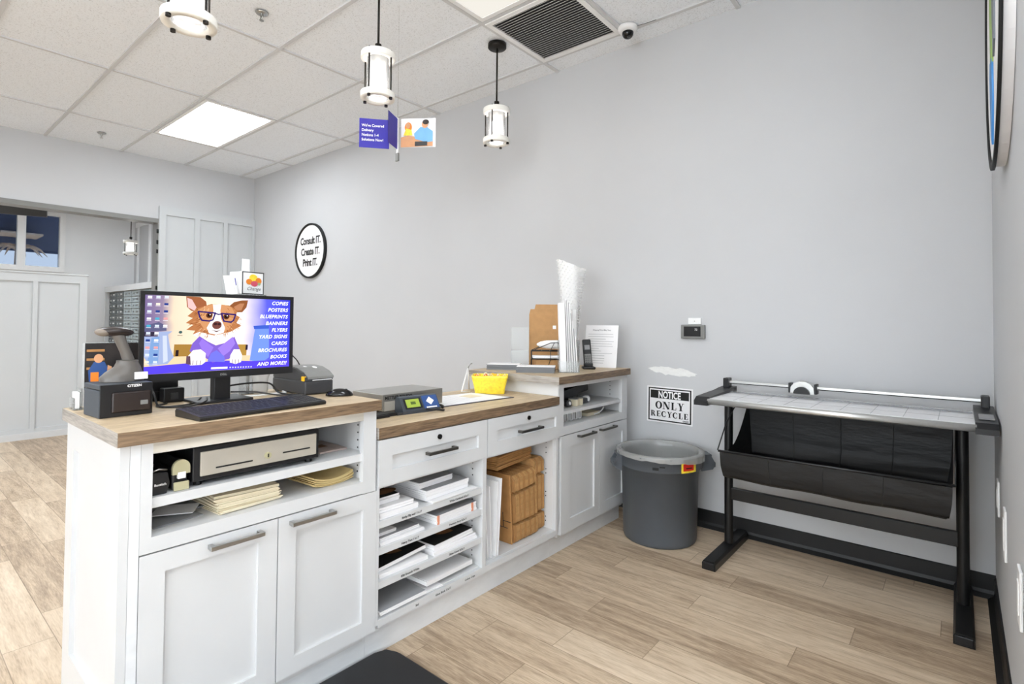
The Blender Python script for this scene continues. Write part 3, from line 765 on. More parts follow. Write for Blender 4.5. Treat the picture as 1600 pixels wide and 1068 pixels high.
ream(-1.84, -1.52, 1.380, 1.595, z + .0225, z + .040, 'bundle with a black printed wrapper, right on the third shelf', R(6), R(1.5), top=M['black'], covers='dark')
z = .1465
ream(-1.86, -1.515, 1.130, 1.42, z, z + .006, 'thin white sheets flat on the bottom shelf', R(-6))
ream(-1.88, -1.505, 1.131, 1.330, z + .0065, z + .018, 'grey-faced sheets at left of the bottom shelf', R(-4), R(1), top=M['paperg'])
ream(-1.86, -1.520, 1.345, 1.600, z + .0185, z + .036, 'textured white sheets at right of the bottom shelf', R(10), R(-1.2), top=M['paper'])

# right bay: flattened boxes, kraft envelopes, white sheets
for k in range(20):
    y = 1.897 + k * .0122
    hh = .30 + (.045 if k > 13 else .012 * k / 13) ; x1 = (-1.545 if k <= 13 else -1.56) + random.uniform(-.002, .002)
    z0 = .1466; zt = z0 + hh; xb = -1.86
    poly = [(xb, z0), (x1 - .012, z0), (x1, z0 + .012), (x1, z0 + .078), (x1 - .02, z0 + .082), (x1 - .02, z0 + .092), (x1, z0 + .096), (x1, zt - .085), (x1 - .022, zt - .08), (x1 - .022, zt - .07), (x1, zt - .066), (x1, zt - .015), (x1 - .018, zt), (xb, zt)]
    tl = -.02 if k <= 13 else -.008
    mb = MB(); mb.prism(poly, lambda a, b, d, y=y, tl=tl: Vector((a, y + d + tl * (b - .1466) / .3, b)), 0, .0105)
    obj('flattened_box', mb, M['kraftl'] if k % 3 else M['kraftd'], label='brown flattened carton standing on edge in the open bay under the second drawer', cat='carton', group='flattened cartons in the bay')
# the front leaning flattened box shows its broad face
t = thing('flattened_box', (-1.70, 1.86, .1466), 'brown carton leaning outermost, broad face with slots showing', 'carton')
mt = Matrix.Translation((-1.55, 1.888, .1466)) @ Matrix.Rotation(R(3.8), 4, 'X')
obj('board', MB().box(-.28, 0, -.010, .0, 0, .315, .003, mt=mt), M['kraftd'], t)
mb = MB(); mb.box(-.045, -.002, -.0112, -.0098, .10, .103, mt=mt); mb.box(-.14, -.02, -.0112, -.0098, .07, .073, mt=mt); mb.box(-.048, -.045, -.0112, -.0098, .07, .14, mt=mt); obj('slot', mb, M['brown'], t)
for k in range(7):
    cxx, cyy = -1.69, 1.90
    mt = Matrix.Translation((cxx + random.uniform(-.004, .004), cyy + random.uniform(-.004, .004), 0)) @ Matrix.Rotation(R(8 + random.uniform(-2, 2)), 4, 'Z')
    zz = .495 + k * .0085
    obj('padded_envelope', MB().box(-.15, .12, -.135, .155, zz, zz + .0075, .002, mt=mt), M['kraftd'], label='flat brown mailer stacked on top of the standing cartons', cat='mailer', group='brown mailers on the cartons')
for k, (yb, yt, xo) in enumerate(((1.700, 1.672, 0), (1.716, 1.700, .004), (1.741, 1.752, .008), (1.752, 1.772, .010))):
    mb = MB()
    z0, z1 = .1466, .470 - .01 * (3 - k)
    mb.add([(-1.84, yb, z0), (-1.535 + xo, yb, z0), (-1.535 + xo, yt, z1), (-1.84, yt, z1), (-1.84, yb + .006, z0), (-1.535 + xo, yb + .006, z0), (-1.535 + xo, yt + .006, z1), (-1.84, yt + .006, z1)],
           [[0, 1, 2, 3], [4, 5, 6, 7], [0, 1, 5, 4], [1, 2, 6, 5], [2, 3, 7, 6], [3, 0, 4, 7]])
    obj('white_mailer', mb, M['paper'] if k % 2 else M['white'], label='white flat mailer leaning on edge left of the brown cartons', cat='mailer', group='white mailers leaning in the bay')

# --- right raised cabinet
c = thing('counter_cabinet', (-1.75, 2.53, 0), 'white two-door cabinet with open niche, at the wall end of the counter behind the bin', 'cabinet')
mb = MB()
mb.box(-2.07, F, 2.168, 2.190, .107, .847); mb.box(-2.07, F, 2.845, 2.866, .107, .847); mb.box(-2.07, -2.055, 2.19, 2.845, .109, .847)
mb.box(-2.055, F, 2.19, 2.845, .615, .632); mb.box(-2.055, F, 2.19, 2.845, .833, .847); mb.box(-2.055, F, 2.19, 2.845, .09, .108)
obj('carcass', mb, M['cabin'], c)
mb = MB()
mb.box(F, FF, 2.168, 2.210, .59, .847); mb.box(F, FF, 2.806, 2.868, .59, .847); mb.box(F, FF, 2.21, 2.806, .592, .633); mb.box(F, FF, 2.21, 2.806, .825, .847)
obj('face_frame', mb, M['cab'], c)
obj('shelf', MB().box(-2.05, F + .012, 2.191, 2.844, .690, .706), M['cab'], c)
for (a, b, i0, i1, h0, h1) in ((2.190, 2.5545, 2.272, 2.505, 2.333, 2.490), (2.5575, 2.868, 2.618, 2.815, 2.550, 2.712)):
    dd = obj('door', shaker(XD, a, b, .108, .587, i0, i1, .170, .528), M['cab'], c)
    bar_handle(XD, h0, h1, .569, dd, M['nickeldk'])
obj('toe_kick', MB().box(-2.06, -1.550, 2.167, 2.866, 0, .1065), M['kick'], c)
mb = MB(); pins(mb, -1.60, 2.8435, (.725, .75, .775, .80)); obj('shelf_pin_holes', mb, M['black'], c)
obj('side_panel', MB().box(-2.06, -1.502, 2.1645, 2.1678, .787, .847), M['cab'], c)

# things in the right niche
t = thing('desk_tray', (-1.66, 2.55, .7065), 'black compartment tray at the back of the right niche', 'tray')
mb = MB(); mb.box(-1.86, -1.64, 2.36, 2.66, .745, .750); 
for x in (-1.86, -1.645): mb.box(x, x + .005, 2.36, 2.66, .750, .785)
for k in range(7): mb.box(-1.86, -1.64, 2.36 + k * .05 - .0, 2.364 + k * .05, .750, .780)
mt = Matrix.Translation((-1.75, 2.5, .75)) @ Matrix.Rotation(R(6), 4, 'X') @ Matrix.Translation((1.75, -2.5, -.75))
mb.xf(mt); obj('tray_body', mb, M['bplast'], t)
obj('tray_support', MB().box(-1.83, -1.67, 2.42, 2.60, .7065, .745), M['bplast'], t)
def roll(x, y, z, r, w, label, m, hub):
    t = thing('tape_roll', (x, y, z), label, 'tape roll', group='tape and ribbon rolls in the right niche')
    obj('roll_wound', MB().lathe((0, 0, 0), [(r * .55, 0), (r, 0), (r, w), (r * .55, w)], 24, close=True, mt=Matrix.Translation((x, y, z + r)) @ Matrix.Rotation(R(78), 4, 'Y')), m, t)
    obj('roll_core', MB().lathe((0, 0, 0), [(r * .45, -.001), (r * .55, -.001), (r * .55, w + .001), (r * .45, w + .001)], 20, close=True, mt=Matrix.Translation((x, y, z + r)) @ Matrix.Rotation(R(78), 4, 'Y')), hub, t)
roll(-1.60, 2.30, .7065, .020, .03, 'grey tape roll at far left of the right niche', M['mgrey'], M['white'])
roll(-1.58, 2.345, .7065, .017, .028, 'dark tape roll second from left in the right niche', M['gplast'], M['paper'])
for k, y in enumerate((2.40, 2.445)):
    o = thing('ink_bottle', (-1.56, y, .7065), ('small cream box' + (' left' if k == 0 else ' right') + ' of the pair on the right niche shelf'), 'box')
    obj('box_body', MB().box(-1.60, -1.55, y, y + .022, .7065, .742, .001), M['cream'], o); obj('box_lid', MB().box(-1.601, -1.549, y - .001, y + .023, .742, .747, .001), M['mgrey'], o)
o = thing('notebook', (-1.62, 2.30, .7485), 'small pinkish pads stacked at left of the right niche', 'pad')
for k in range(3): obj('pad', MB().box(-1.68, -1.58, 2.235 + k * .003, 2.325 - k * .002, .7485 + k * .011, .758 + k * .011, .001), M['pink'] if k == 1 else M['paper'], o)
obj('pad_rest', MB().box(-1.67, -1.60, 2.24, 2.30, .7065, .748), M['gplast'], o)
t = thing('tape_gun', (-1.60, 2.52, .7065), 'grey tape dispenser with a pinkish wheel in the right niche', 'tape dispenser')
obj('dispenser_body', MB().box(-1.63, -1.57, 2.475, 2.56, .7065, .736, .006), M['gplast'], t)
obj('dispenser_wheel', MB().cyl((-1.585, 2.545, .728), .018, .02, 20, axis='y'), M['white'], t)
for k in range(6):
    y = 2.265 + k * .042; tl = R(10 - k * 2)
    mt = Matrix.Translation((-1.60, y, .6325)) @ Matrix.Rotation(tl, 4, 'X')
    o = thing('chalk_box', (-1.60, y, .6325), 'white carton standing in the lower right niche', 'carton', group='slim white cartons in the lower right niche')
    obj('carton_body', MB().box(-.04, .03, -.010, .010, 0, .050, .001, mt=mt), M['white'], o)
    obj('carton_stripe', MB().box(.0302, .0308, -.009, -.003, .006, .046, mt=mt), M['mgrey'], o)
mb = MB(); mb.tube([(-1.56, 2.60 + .1 * math.sin(a) , .640 + .035 * (1 - math.cos(a))) for a in [i * .16 for i in range(10)]], .0035, 8)
obj('plastic_strap', mb, M['white'], label='bent white plastic strap at right of the lower right niche', cat='strap')
obj('binder', MB().box(-1.80, -1.57, 2.545, 2.68, .6325, .650, .002), M['cream'], label='cream folder lying in the lower right niche', cat='folder')

# ================================================================== ON THE LEFT COUNTER
# monitor
MXF = -1.80; my0, my1, mz0, mz1 = .502, .9625, .9615, 1.227
t = thing('monitor', (-1.86, .74, ZH), 'black widescreen monitor showing a dog in purple glasses', 'monitor')
def sheared(mb):   # bottom of the panel stands a few mm further right in y, panel slightly turned
    return mb
mb = MB(); b = .0115
mb.box(MXF - .012, MXF, my0, my0 + b, mz0, mz1); mb.box(MXF - .012, MXF, my1 - b, my1, mz0, mz1)
mb.box(MXF - .012, MXF, my0 + b, my1 - b, mz1 - b, mz1); mb.box(MXF - .012, MXF, my0 + b, my1 - b, mz0, mz0 + .023)
obj('bezel', mb, M['bplast'], t)
obj('back_shell', MB().box(MXF - .045, MXF - .012, my0 + .01, my1 - .01, mz0 + .01, mz1 - .01, .008), M['bplast'], t)
sy0, sy1, sz0, sz1 = my0 + b, my1 - b, mz0 + .023, mz1 - b
def screen_mat():
    m = bpy.data.materials.new('screen_wallpaper'); m.use_nodes = True; nt = m.node_tree; nt.nodes.clear()
    o = nd(nt, 'ShaderNodeOutputMaterial'); e = nd(nt, 'ShaderNodeEmission'); nt.links.new(e.outputs[0], o.inputs[0])
    tc = nd(nt, 'ShaderNodeTexCoord'); sp = nd(nt, 'ShaderNodeSeparateXYZ'); nt.links.new(tc.outputs['Generated'], sp.inputs[0])
    nz = nd(nt, 'ShaderNodeTexNoise'); nz.inputs['Scale'].default_value = 3; nt.links.new(tc.outputs['Generated'], nz.inputs['Vector'])
    u = math_(nt, 'ADD', sp.outputs[1], math_(nt, 'MULTIPLY', math_(nt, 'ADD', nz.outputs['Fac'], -.5), .12))
    cr = nd(nt, 'ShaderNodeValToRGB'); nt.links.new(u, cr.inputs[0]); el = cr.color_ramp.elements
    el[0].position = 0; el[0].color = srgb((112, 96, 140)); el[1].position = 1; el[1].color = srgb((62, 66, 206))
    for p, c_ in ((.10, (140, 124, 150)), (.17, (222, 202, 178)), (.45, (240, 226, 200)), (.62, (236, 226, 222)), (.72, (176, 172, 232)), (.82, (88, 92, 220))):
        k = el.new(p); k.color = srgb(c_)
    nt.links.new(cr.outputs[0], e.inputs[0]); e.inputs[1].default_value = 1.0
    return m
scr = obj('screen', MB().box(MXF - .008, MXF - .003, sy0, sy1, sz0, sz1), screen_mat(), t)
SW, SHh = sy1 - sy0, sz1 - sz0
# artwork of the screen, in the picture's own 1460 x 760 units
def A(px, py):
    # bilinear inverse for a slightly keystoned sketch
    tl, tr, br, bl = (70, 60), (1475, 120), (1530, 790), (105, 880)
    u, v = .5, .5
    for _ in range(12):
        x = (1 - v) * ((1 - u) * tl[0] + u * tr[0]) + v * ((1 - u) * bl[0] + u * br[0]); y = (1 - v) * ((1 - u) * tl[1] + u * tr[1]) + v * ((1 - u) * bl[1] + u * br[1])
        u += (px - x) / 1420; v += (py - y) / 740
    u = min(max(u, 0.001), .999); v = min(max(v, 0.001), .999)
    return (u * SW, (1 - v) * SHh)
layer = [0]
EM = {}
def art(pts, col, name='screen_picture', par=None, raw=False):
    layer[0] += 1
    if col not in EM: EM[col] = emis('screen_colour', col, 1.0)
    mb = MB(); flat(mb, [p if raw else A(*p) for p in pts], (MXF - .003, sy0, sz0), (0, 1, 0), (0, 0, 1), .00002 * layer[0] + .0001)
    ART.setdefault(col, MB()); a = ART[col]; o = len(a.v); a.add(mb.v, mb.f)
ART = {}
def el_(cx, cy, rx, ry, rot=0, n=24): return ell(cx, cy, rx, ry, n, rot)
# room picture
art([(345, 570), (560, 570), (560, 705), (345, 705)], (156, 118, 56)); art([(930, 570), (1040, 570), (1040, 690), (930, 690)], (168, 130, 62))
art([(100, 700), (560, 690), (1100, 680), (1110, 790), (110, 850)], (222, 196, 158))
art([(1110, 400), (1260, 400), (1290, 700), (1220, 745), (1080, 735)], (110, 140, 226)); art([(1090, 380), (1260, 370), (1260, 408), (1100, 414)], (60, 90, 190))
art([(85, 380), (200, 340), (265, 380), (270, 430), (88, 440)], (88, 88, 120)); art([(60, 440), (205, 440), (205, 486), (62, 490)], (52, 46, 66))
art([(205, 440), (320, 435), (285, 470), (310, 600), (350, 700), (300, 770), (150, 790), (100, 700), (90, 490), (200, 490)], (150, 164, 200))
art([(150, 500), (215, 490), (220, 760), (130, 770)], (118, 150, 196)); art([(240, 480), (275, 480), (300, 740), (262, 760)], (190, 198, 220))
art([(362, 630), (388, 628), (388, 690), (362, 692)], (40, 30, 34)); art([(1025, 575), (1048, 573), (1048, 625), (1025, 627)], (40, 34, 50))
art([(104, 800), (400, 770), (800, 735), (1100, 740), (1528, 720), (1530, 790), (800, 835), (105, 878)], (84, 66, 214))
# dog
art([(415, 75), (470, 62), (545, 85), (600, 130), (610, 180), (520, 235), (470, 225), (430, 185)], (150, 90, 58)); art([(425, 90), (470, 110), (515, 190), (500, 225), (440, 190)], (222, 180, 178))
art([(820, 180), (870, 135), (950, 118), (1010, 118), (1000, 190), (960, 240), (890, 240)], (136, 82, 50)); art([(870, 185), (930, 150), (975, 150), (950, 220), (900, 225)], (176, 120, 86))
art([(520, 200), (440, 280), (490, 300), (430, 350), (500, 370), (440, 420), (520, 430), (500, 470), (590, 480), (700, 500), (860, 470), (920, 440), (890, 420), (960, 380), (910, 350), (940, 290), (900, 270), (910, 220), (820, 170), (650, 155)], (172, 112, 70))
art([(500, 470), (560, 440), (700, 480), (860, 440), (930, 400), (910, 480), (840, 530), (720, 575), (600, 535)], (238, 226, 218))
art([(530, 215), (600, 175), (680, 155), (780, 165), (850, 190), (880, 240), (885, 330), (840, 420), (760, 465), (670, 460), (600, 410), (545, 330)], (196, 140, 96))
art([(665, 160), (745, 160), (740, 220), (750, 300), (800, 400), (790, 450), (720, 470), (650, 455), (625, 400), (670, 300), (675, 220)], (244, 238, 236))
_rs = random.Random(5)
for _ in range(150):
    a = _rs.uniform(0, 2 * math.pi); q = _rs.uniform(.55, 1.05); x, y = 700 + 235 * q * math.cos(a), 325 + 165 * q * math.sin(a)
    if 650 < x < 790: continue
    L = _rs.uniform(22, 52); w_ = _rs.uniform(3, 7); dx, dy = math.cos(a + .3), abs(math.sin(a)) * .6 + .5
    c_ = _rs.choice([(150, 92, 56), (196, 138, 94), (214, 168, 128), (132, 78, 48), (178, 116, 74)])
    art([(x - w_, y), (x + w_, y + 2), (x + dx * L, y + dy * L)], c_)
for _ in range(60):
    x, y = _rs.uniform(540, 890), _rs.uniform(465, 540); art([(x - 5, y), (x + 5, y), (x + _rs.uniform(-8, 8), y + _rs.uniform(20, 42))], _rs.choice([(250, 244, 240), (222, 206, 200), (236, 226, 222)]))
art(el_(715, 372, 46, 42), (110, 66, 60)); art(el_(700, 360, 18, 14), (60, 36, 38)); art(el_(735, 362, 16, 13), (60, 36, 38)); art([(660, 420), (715, 432), (770, 422), (715, 444)], (92, 60, 56))
art(el_(635, 272, 30, 28), (84, 46, 30)); art(el_(800, 285, 30, 28), (84, 46, 30)); art(el_(635, 272, 14, 14), (20, 12, 14)); art(el_(800, 285, 14, 14), (20, 12, 14)); art(el_(642, 264, 6, 5), (240, 240, 240)); art(el_(807, 277, 6, 5), (240, 240, 240))
def strokeart(pts, w, col):
    for (x0, y0), (x1, y1) in zip(pts[:-1], pts[1:]):
        dx, dy = x1 - x0, y1 - y0; L = math.hypot(dx, dy); nx, ny = -dy / L * w / 2, dx / L * w / 2; ex, ey = dx / L * w * .3, dy / L * w * .3
        art([(x0 - ex + nx, y0 - ey + ny), (x1 + ex + nx, y1 + ey + ny), (x1 + ex - nx, y1 + ey - ny), (x0 - ex - nx, y0 - ey - ny)], col)
gl = (48, 34, 100)
strokeart([(530, 232), (690, 248), (672, 318), (640, 330), (570, 322), (548, 290), (530, 232)], 15, gl); strokeart([(750, 252), (890, 265), (872, 325), (850, 342), (780, 332), (765, 300), (750, 252)], 15, gl); strokeart([(690, 252), (720, 262), (750, 258)], 13, gl)
art([(560, 485), (640, 540), (720, 580), (840, 545), (895, 490), (930, 560), (960, 620), (900, 660), (860, 720), (700, 755), (620, 700), (480, 640), (500, 560)], (120, 92, 190))
art([(585, 510), (700, 600), (655, 700), (600, 640), (560, 560)], (142, 112, 212)); art([(880, 490), (740, 610), (800, 690), (860, 640), (910, 560)], (148, 118, 218)); art([(680, 660), (730, 630), (810, 690), (820, 750), (650, 745)], (108, 110, 220))
art([(470, 690), (510, 630), (580, 620), (630, 660), (632, 750), (600, 780), (500, 785), (455, 760)], (238, 230, 232)); art([(870, 680), (900, 620), (960, 620), (990, 680), (985, 750), (930, 770), (870, 755)], (240, 234, 236))
for x in (520, 555, 590): strokeart([(x, 735), (x - 4, 778)], 6, (120, 96, 110))
for x in (895, 925, 955): strokeart([(x, 725), (x + 2, 765)], 6, (120, 96, 110))
art([(455, 690), (490, 690), (500, 780), (455, 770)], (96, 70, 86))
# icons
random.seed(3)
for i in range(3):
    for j in range(10):
        if i == 2 and j > 4: continue
        x, y = 108 + i * 68 + j * 1.5, 85 + j * 74
        art([(x - 17, y - 13), (x + 17, y - 12), (x + 17, y + 10), (x - 17, y + 9)], random.choice([(230, 220, 200), (236, 236, 240), (70, 160, 190), (40, 60, 130), (200, 210, 230), (220, 150, 150)]))
        art([(x - 20, y + 15), (x + 20, y + 16), (x + 20, y + 20), (x - 20, y + 19)], (226, 222, 232))
art(el_(385, 445, 16, 14), (60, 90, 90)); art([(360, 475), (405, 476), (405, 481), (360, 480)], (120, 110, 100))
art([(690, 805), (850, 798), (850, 818), (690, 824)], (238, 238, 246))
for k in range(9): art([(870 + k * 27, 800 - k), (884 + k * 27, 799 - k), (884 + k * 27, 811 - k), (870 + k * 27, 812 - k)], (206, 206, 236))
for k, c_ in enumerate(list(ART)):
    obj('screen_picture', ART[c_], EM[c_], scr)
words = ['COPIES', 'POSTERS', 'BLUEPRINTS', 'BANNERS', 'FLYERS', 'YARD SIGNS', 'CARDS', 'BROCHURES', 'BOOKS', 'AND MORE!!']
mb = MB()
for k, wd in enumerate(words):
    ux, uz = A(1446 + k * 4.6, 172 + 66.3 * k)
    q = text_mb(wd, (MXF - .003, sy0 + ux, sz0 + uz), (0, 1, 0), (0, 0, 1), .0165, .028, 'RIGHT', .25, 1.0, .0035, 1.08); mb.add(q.v, q.f)
obj('screen_text', mb, emis('screen_white', (240, 240, 255), 1.0), scr)
obj('logo', text_mb('DELL', (MXF, (my0 + my1) / 2, mz0 + .0075), (0, 1, 0), (0, 0, 1), .009, .03, 'CENTER'), M['mgrey'], t)
obj('stand_neck', MB().box(-1.858, -1.825, .715, .765, ZH + .006, 1.06, .002), M['bplast'], t)
obj('stand_base', MB().box(-1.93, -1.79, .655, .825, ZH + .0002, ZH + .008, .003), M['bplast'], t)

# keyboard: slanted slab, keys as parts
KA = R(4.5)
kt = thing('keyboard', (-1.58, .72, ZH), 'black full-size keyboard in front of the monitor', 'keyboard', rz=0)
kmt = Matrix.Translation((-1.578, .735, ZH)) @ Matrix.Rotation(R(5.5), 4, 'Z')
mb = MB(); mb.prism([(-.066, .001), (.066, .001), (.068, .008), (.062, .012), (-.060, .022), (-.068, .016)], lambda a, b, d: kmt @ Vector((a, d, b)), -.190, .190)
obj('key_tray', mb, M['bplast'], kt)
KY = []
rowx = [-.050, -.030, -.012, .006, .024, .043]
for ri, rx in enumerate(rowx):
    yy = -.183
    cols = [1] * 15 if ri < 5 else [1.3, 1.1, 1.3, 5.2, 1.2, 1.0, 1.3, 1.4]
    if ri == 0: cols = [1] * 13 + [1, 1]
    if ri == 2: cols = [1.5] + [1] * 12 + [1.3]
    if ri == 3: cols = [1.8] + [1] * 11 + [2.0]
    if ri == 4: cols = [2.2] + [1] * 10 + [2.4]
    tot = sum(cols); wid = .247 / tot
    for c_ in cols: KY.append((rx, yy + c_ * wid / 2, c_ * wid - .0022)); yy += c_ * wid
    for k in range(3): 
        if ri in (0, 1, 2, 5) or (ri == 4 and k == 1): KY.append((rx, .072 + k * .0165 + .008, .0143))
    for k in range(4):
        if ri > 0: KY.append((rx, .125 + k * .0160 + .007, .0138))
def keymesh(w):
    mb = MB(); d = .0155
    mb.add([(-d / 2, -w / 2, 0), (d / 2, -w / 2, 0), (d / 2, w / 2, 0), (-d / 2, w / 2, 0), (-d / 2 + .0018, -w / 2 + .0018, .006), (d / 2 - .0022, -w / 2 + .0018, .006), (d / 2 - .0022, w / 2 - .0018, .006), (-d / 2 + .0018, w / 2 - .0018, .006)],
           [[0, 1, 2, 3], [4, 5, 6, 7], [0, 1, 5, 4], [1, 2, 6, 5], [2, 3, 7, 6], [3, 0, 4, 7]])
    return mb
M['key'] = mat('key_plastic', (44, 45, 48), .6, noise=.06, spec=.25)
cache = {}; KR = MB()
for ki, (x, y, w) in enumerate(KY):
    zz = .0165 - (x + .06) * .080
    mt = kmt @ Matrix.Translation((x, y, zz)) @ Matrix.Rotation(R(4.6), 4, 'Y')
    if ki >= 99: KR.add([mt @ v for v in keymesh(w).v], keymesh(w).f); continue
    kq = round(w, 4)
    if kq not in cache: cache[kq] = _mesh('key', keymesh(w), M['key'], Matrix.Identity(4))
    o = bpy.data.objects.new('key', cache[kq]); COL.objects.link(o); o.parent = kt
    o.matrix_basis = MX[kt.name].inverted() @ mt; MX[o.name] = mt
if KR.v: obj('keys', KR, M['key'], kt, kind='stuff')

# mouse
t = thing('computer_mouse', (-1.65, 1.06, ZH), 'black computer mouse at the right end of the raised counter', 'mouse')
mm = place((-1.668, 1.066, ZH), R(50))
mb = MB(); mb.sphere((0, 0, 0), 1, 20, 12, (.047, .027, .026)); mb.v = [Vector((v.x, v.y, max(v.z, .001))) for v in mb.v]; mb.xf(mm); obj('mouse_shell', mb, M['bgloss'], t)
mb = MB(); mb.cyl((.022, -.003, .019), .006, .006, 12, axis='y'); mb.xf(mm); obj('scroll_wheel', mb, M['gplast'], t)

# receipt printer and scanner
rp = R(4)
t = thing('receipt_printer', (-1.79, .45, ZH), 'black receipt printer box at the left end of the counter', 'printer')
pm = place((-1.785, .452, ZH), rp)
mb = MB(); mb.box(-.060, .056, -.062, .062, .0, .073, .003, mt=pm); obj('printer_body', mb, M['slate'], t)
mb = MB(); mb.box(-.060, .056, -.062, .062, .074, .088, .003, mt=pm); obj('printer_lid', mb, M['slate'], t)
mb = MB(); mb.box(.054, .0585, -.061, .061, .001, .087, .001, mt=pm); obj('front_bezel', mb, M['bplast'], t)
mb = MB(); mb.box(.057, .063, -.036, .056, .012, .066, .004, mt=pm); obj('front_door', mb, M['brown'], t)
mb = MB(); mb.box(.0625, .064, .030, .048, .028, .040, .001, mt=pm); obj('status_badge', mb, M['mgrey'], t)
obj('lettering', text_mb('CITIZEN', pm @ Vector((.0588, .0, .078)), pm.to_3x3() @ Vector((0, 1, 0)), (0, 0, 1), .009, .03), M['inkw'], t)
t = thing('barcode_scanner', (-1.79, .46, ZH + .088), 'grey barcode scanner standing in its cradle on the receipt printer', 'scanner')
sm_ = place((-1.80, .462, ZH + .088), R(90))      # local x along +Y
prof = []
def ringpts(c_, rx, ry, n=20): return [Vector((c_[0] + rx * math.cos(2 * math.pi * i / n), c_[1] + ry * math.sin(2 * math.pi * i / n), c_[2])) for i in range(n)]
def loft(rings, cap=True):
    mb = MB(); n = len(rings[0]); vs = [v for r_ in rings for v in r_]
    fs = [[i * n + k, i * n + (k + 1) % n, (i + 1) * n + (k + 1) % n, (i + 1) * n + k] for i in range(len(rings) - 1) for k in range(n)]
    mb.add(vs, fs, True)
    if cap: mb.add(vs, [list(range(n))[::-1], [(len(rings) - 1) * n + k for k in range(n)]])
    return mb
mb = loft([ringpts((0, 0, .0005), .052, .036), ringpts((0, 0, .012), .053, .036), ringpts((.004, 0, .026), .044, .032), ringpts((.012, 0, .040), .032, .026), ringpts((.012, 0, .052), .026, .023), ringpts((.012, 0, .058), .026, .024)]); mb.xf(sm_); obj('cradle', mb, M['gunmetal'], t)
mb = loft([ringpts((.020, 0, .040), .016, .016), ringpts((.008, 0, .080), .014, .015), ringpts((-.006, 0, .115), .014, .016), ringpts((-.012, 0, .130), .018, .017)]); mb.xf(sm_); obj('grip', mb, M['gunmetal'], t)
hm = sm_ @ Matrix.Translation((-.018, 0, .138)) @ Matrix.Rotation(R(4), 4, 'Y')
mb = MB().sphere((0, 0, 0), 1, 22, 12, (.044, .023, .0135)); mb.xf(hm); obj('scan_head', mb, M['brown'], t)
mb = MB().sphere((-.026, 0, -.003), 1, 16, 10, (.021, .020, .0115)); mb.xf(hm); obj('scan_nose', mb, mat('nose_rubber', (128, 118, 108), .5, noise=.05), t)
mb = MB().box(.020, .052, -.0375, -.034, .006, .026, .001); mb.xf(sm_); obj('cradle_label', mb, M['white'], t)

# sign holder with photograph + business card holder
t = thing('sign_holder', (-1.98, .43, ZH), 'clear acrylic holder with a dark photo poster at the counter corner', 'sign holder')
hm = place((-1.945, .475, ZH), R(-4))
mb = MB(); mb.box(-.003, 0, -.072, .10, 0, .192, mt=hm); mb.box(-.03, .012, -.072, .10, 0, .003, mt=hm); obj('acrylic_stand', mb, M['clear'], t)
mb = MB(); mb.box(.0004, .0012, -.066, .096, .045, .190, mt=hm); ph = obj('poster', mb, mat('photo_shelves', (38, 32, 30), .5, noise=.6, nscale=40), t)
def onp(pts, m, d=.0014):
    mb = MB(); vs = [hm @ Vector((d, a, b)) for a, b in pts]; mb.add(vs, [list(range(len(vs)))]); obj('poster_picture', mb, m, ph)
for k in range(3): onp([(-.062, .165 - k * .026), (-.02, .165 - k * .026), (-.02, .172 - k * .026), (-.062, .172 - k * .026)], M['kraftd'])
onp([(-.055, .075), (-.02, .07), (-.006, .105), (-.02, .135), (-.045, .135), (-.058, .11)], M['blue'], .0016)
onp([(-.052, .070), (-.033, .070), (-.033, .105), (-.052, .105)], M['orange'], .0018); onp([(-.015, .075), (-.002, .075), (-.002, .12), (-.012, .125)], M['skin'], .0018)
onp(ell(-.034, .145, .011, .013), M['skin'], .0018); onp([(-.066, .045), (.096, .045), (.096, .055), (-.066, .055)], M['cream'], .0017)
for k in range(5): onp(ell(-.054 + k * .020, .064, .0085, .0085), M['inkw'], .0020 + k * .0001); onp(ell(-.054 + k * .020, .064, .006, .006), M['black'], .0030)
t = thing('card_holder', (-1.95, .40, ZH), 'small clear card holder at the left counter corner', 'card holder')
mb = MB(); mb.box(-1.985, -1.935, .383, .386, ZH, ZH + .035); mb.box(-1.985, -1.935, .400, .403, ZH, ZH + .06); mb.box(-1.985, -1.935, .386, .400, ZH, ZH + .004); obj('card_pocket', mb, M['clear'], t)
mb = MB(); mb.box(-1.978, -1.942, .388, .398, ZH + .0042, ZH + .05); obj('cards', mb, M['paper'], t)

# label printer
t = thing('label_printer', (-1.855, 1.06, ZH), 'grey and black desktop label printer behind the keyboard', 'printer')
x0, x1, y0, y1 = -1.985, -1.752, .982, 1.094
obj('lower_body', MB().box(x0, x1, y0, y1, ZH + .002, ZH + .050, .006), M['gplast'], t)
mb = MB(); sec = [(x0 + .004, ZH + .0505), (x1 - .001, ZH + .0505), (x1 - .001, ZH + .062), (x1 - .03, ZH + .078), (x1 - .075, ZH + .090), (x1 - .13, ZH + .094), (x0 + .03, ZH + .090), (x0 + .004, ZH + .075)]
mb.prism(sec, lambda a, b, d: Vector((a, d, b)), y0 + .002, y1 - .002, smooth=False); obj('upper_cover', mb, M['gplast'], t)
mb = MB(); sec = [(x1 + .001, ZH + .056), (x1 + .001, ZH + .0635), (x1 - .028, ZH + .0800), (x1 - .074, ZH + .0925), (x1 - .13, ZH + .0965), (x0 + .03, ZH + .0925), (x0 + .03, ZH + .090), (x1 - .13, ZH + .093), (x1 - .075, ZH + .089), (x1 - .03, ZH + .077)]
mb.prism(sec, lambda a, b, d: Vector((a, d, b)), y0 + .012, y1 + .0005); obj('silver_lid', mb, M['mgrey'], t)
obj('paper_slot', MB().box(x1 - .002, x1 + .0015, y0 + .03, y1 - .008, ZH + .0505, ZH + .0530), M['paper'], t)
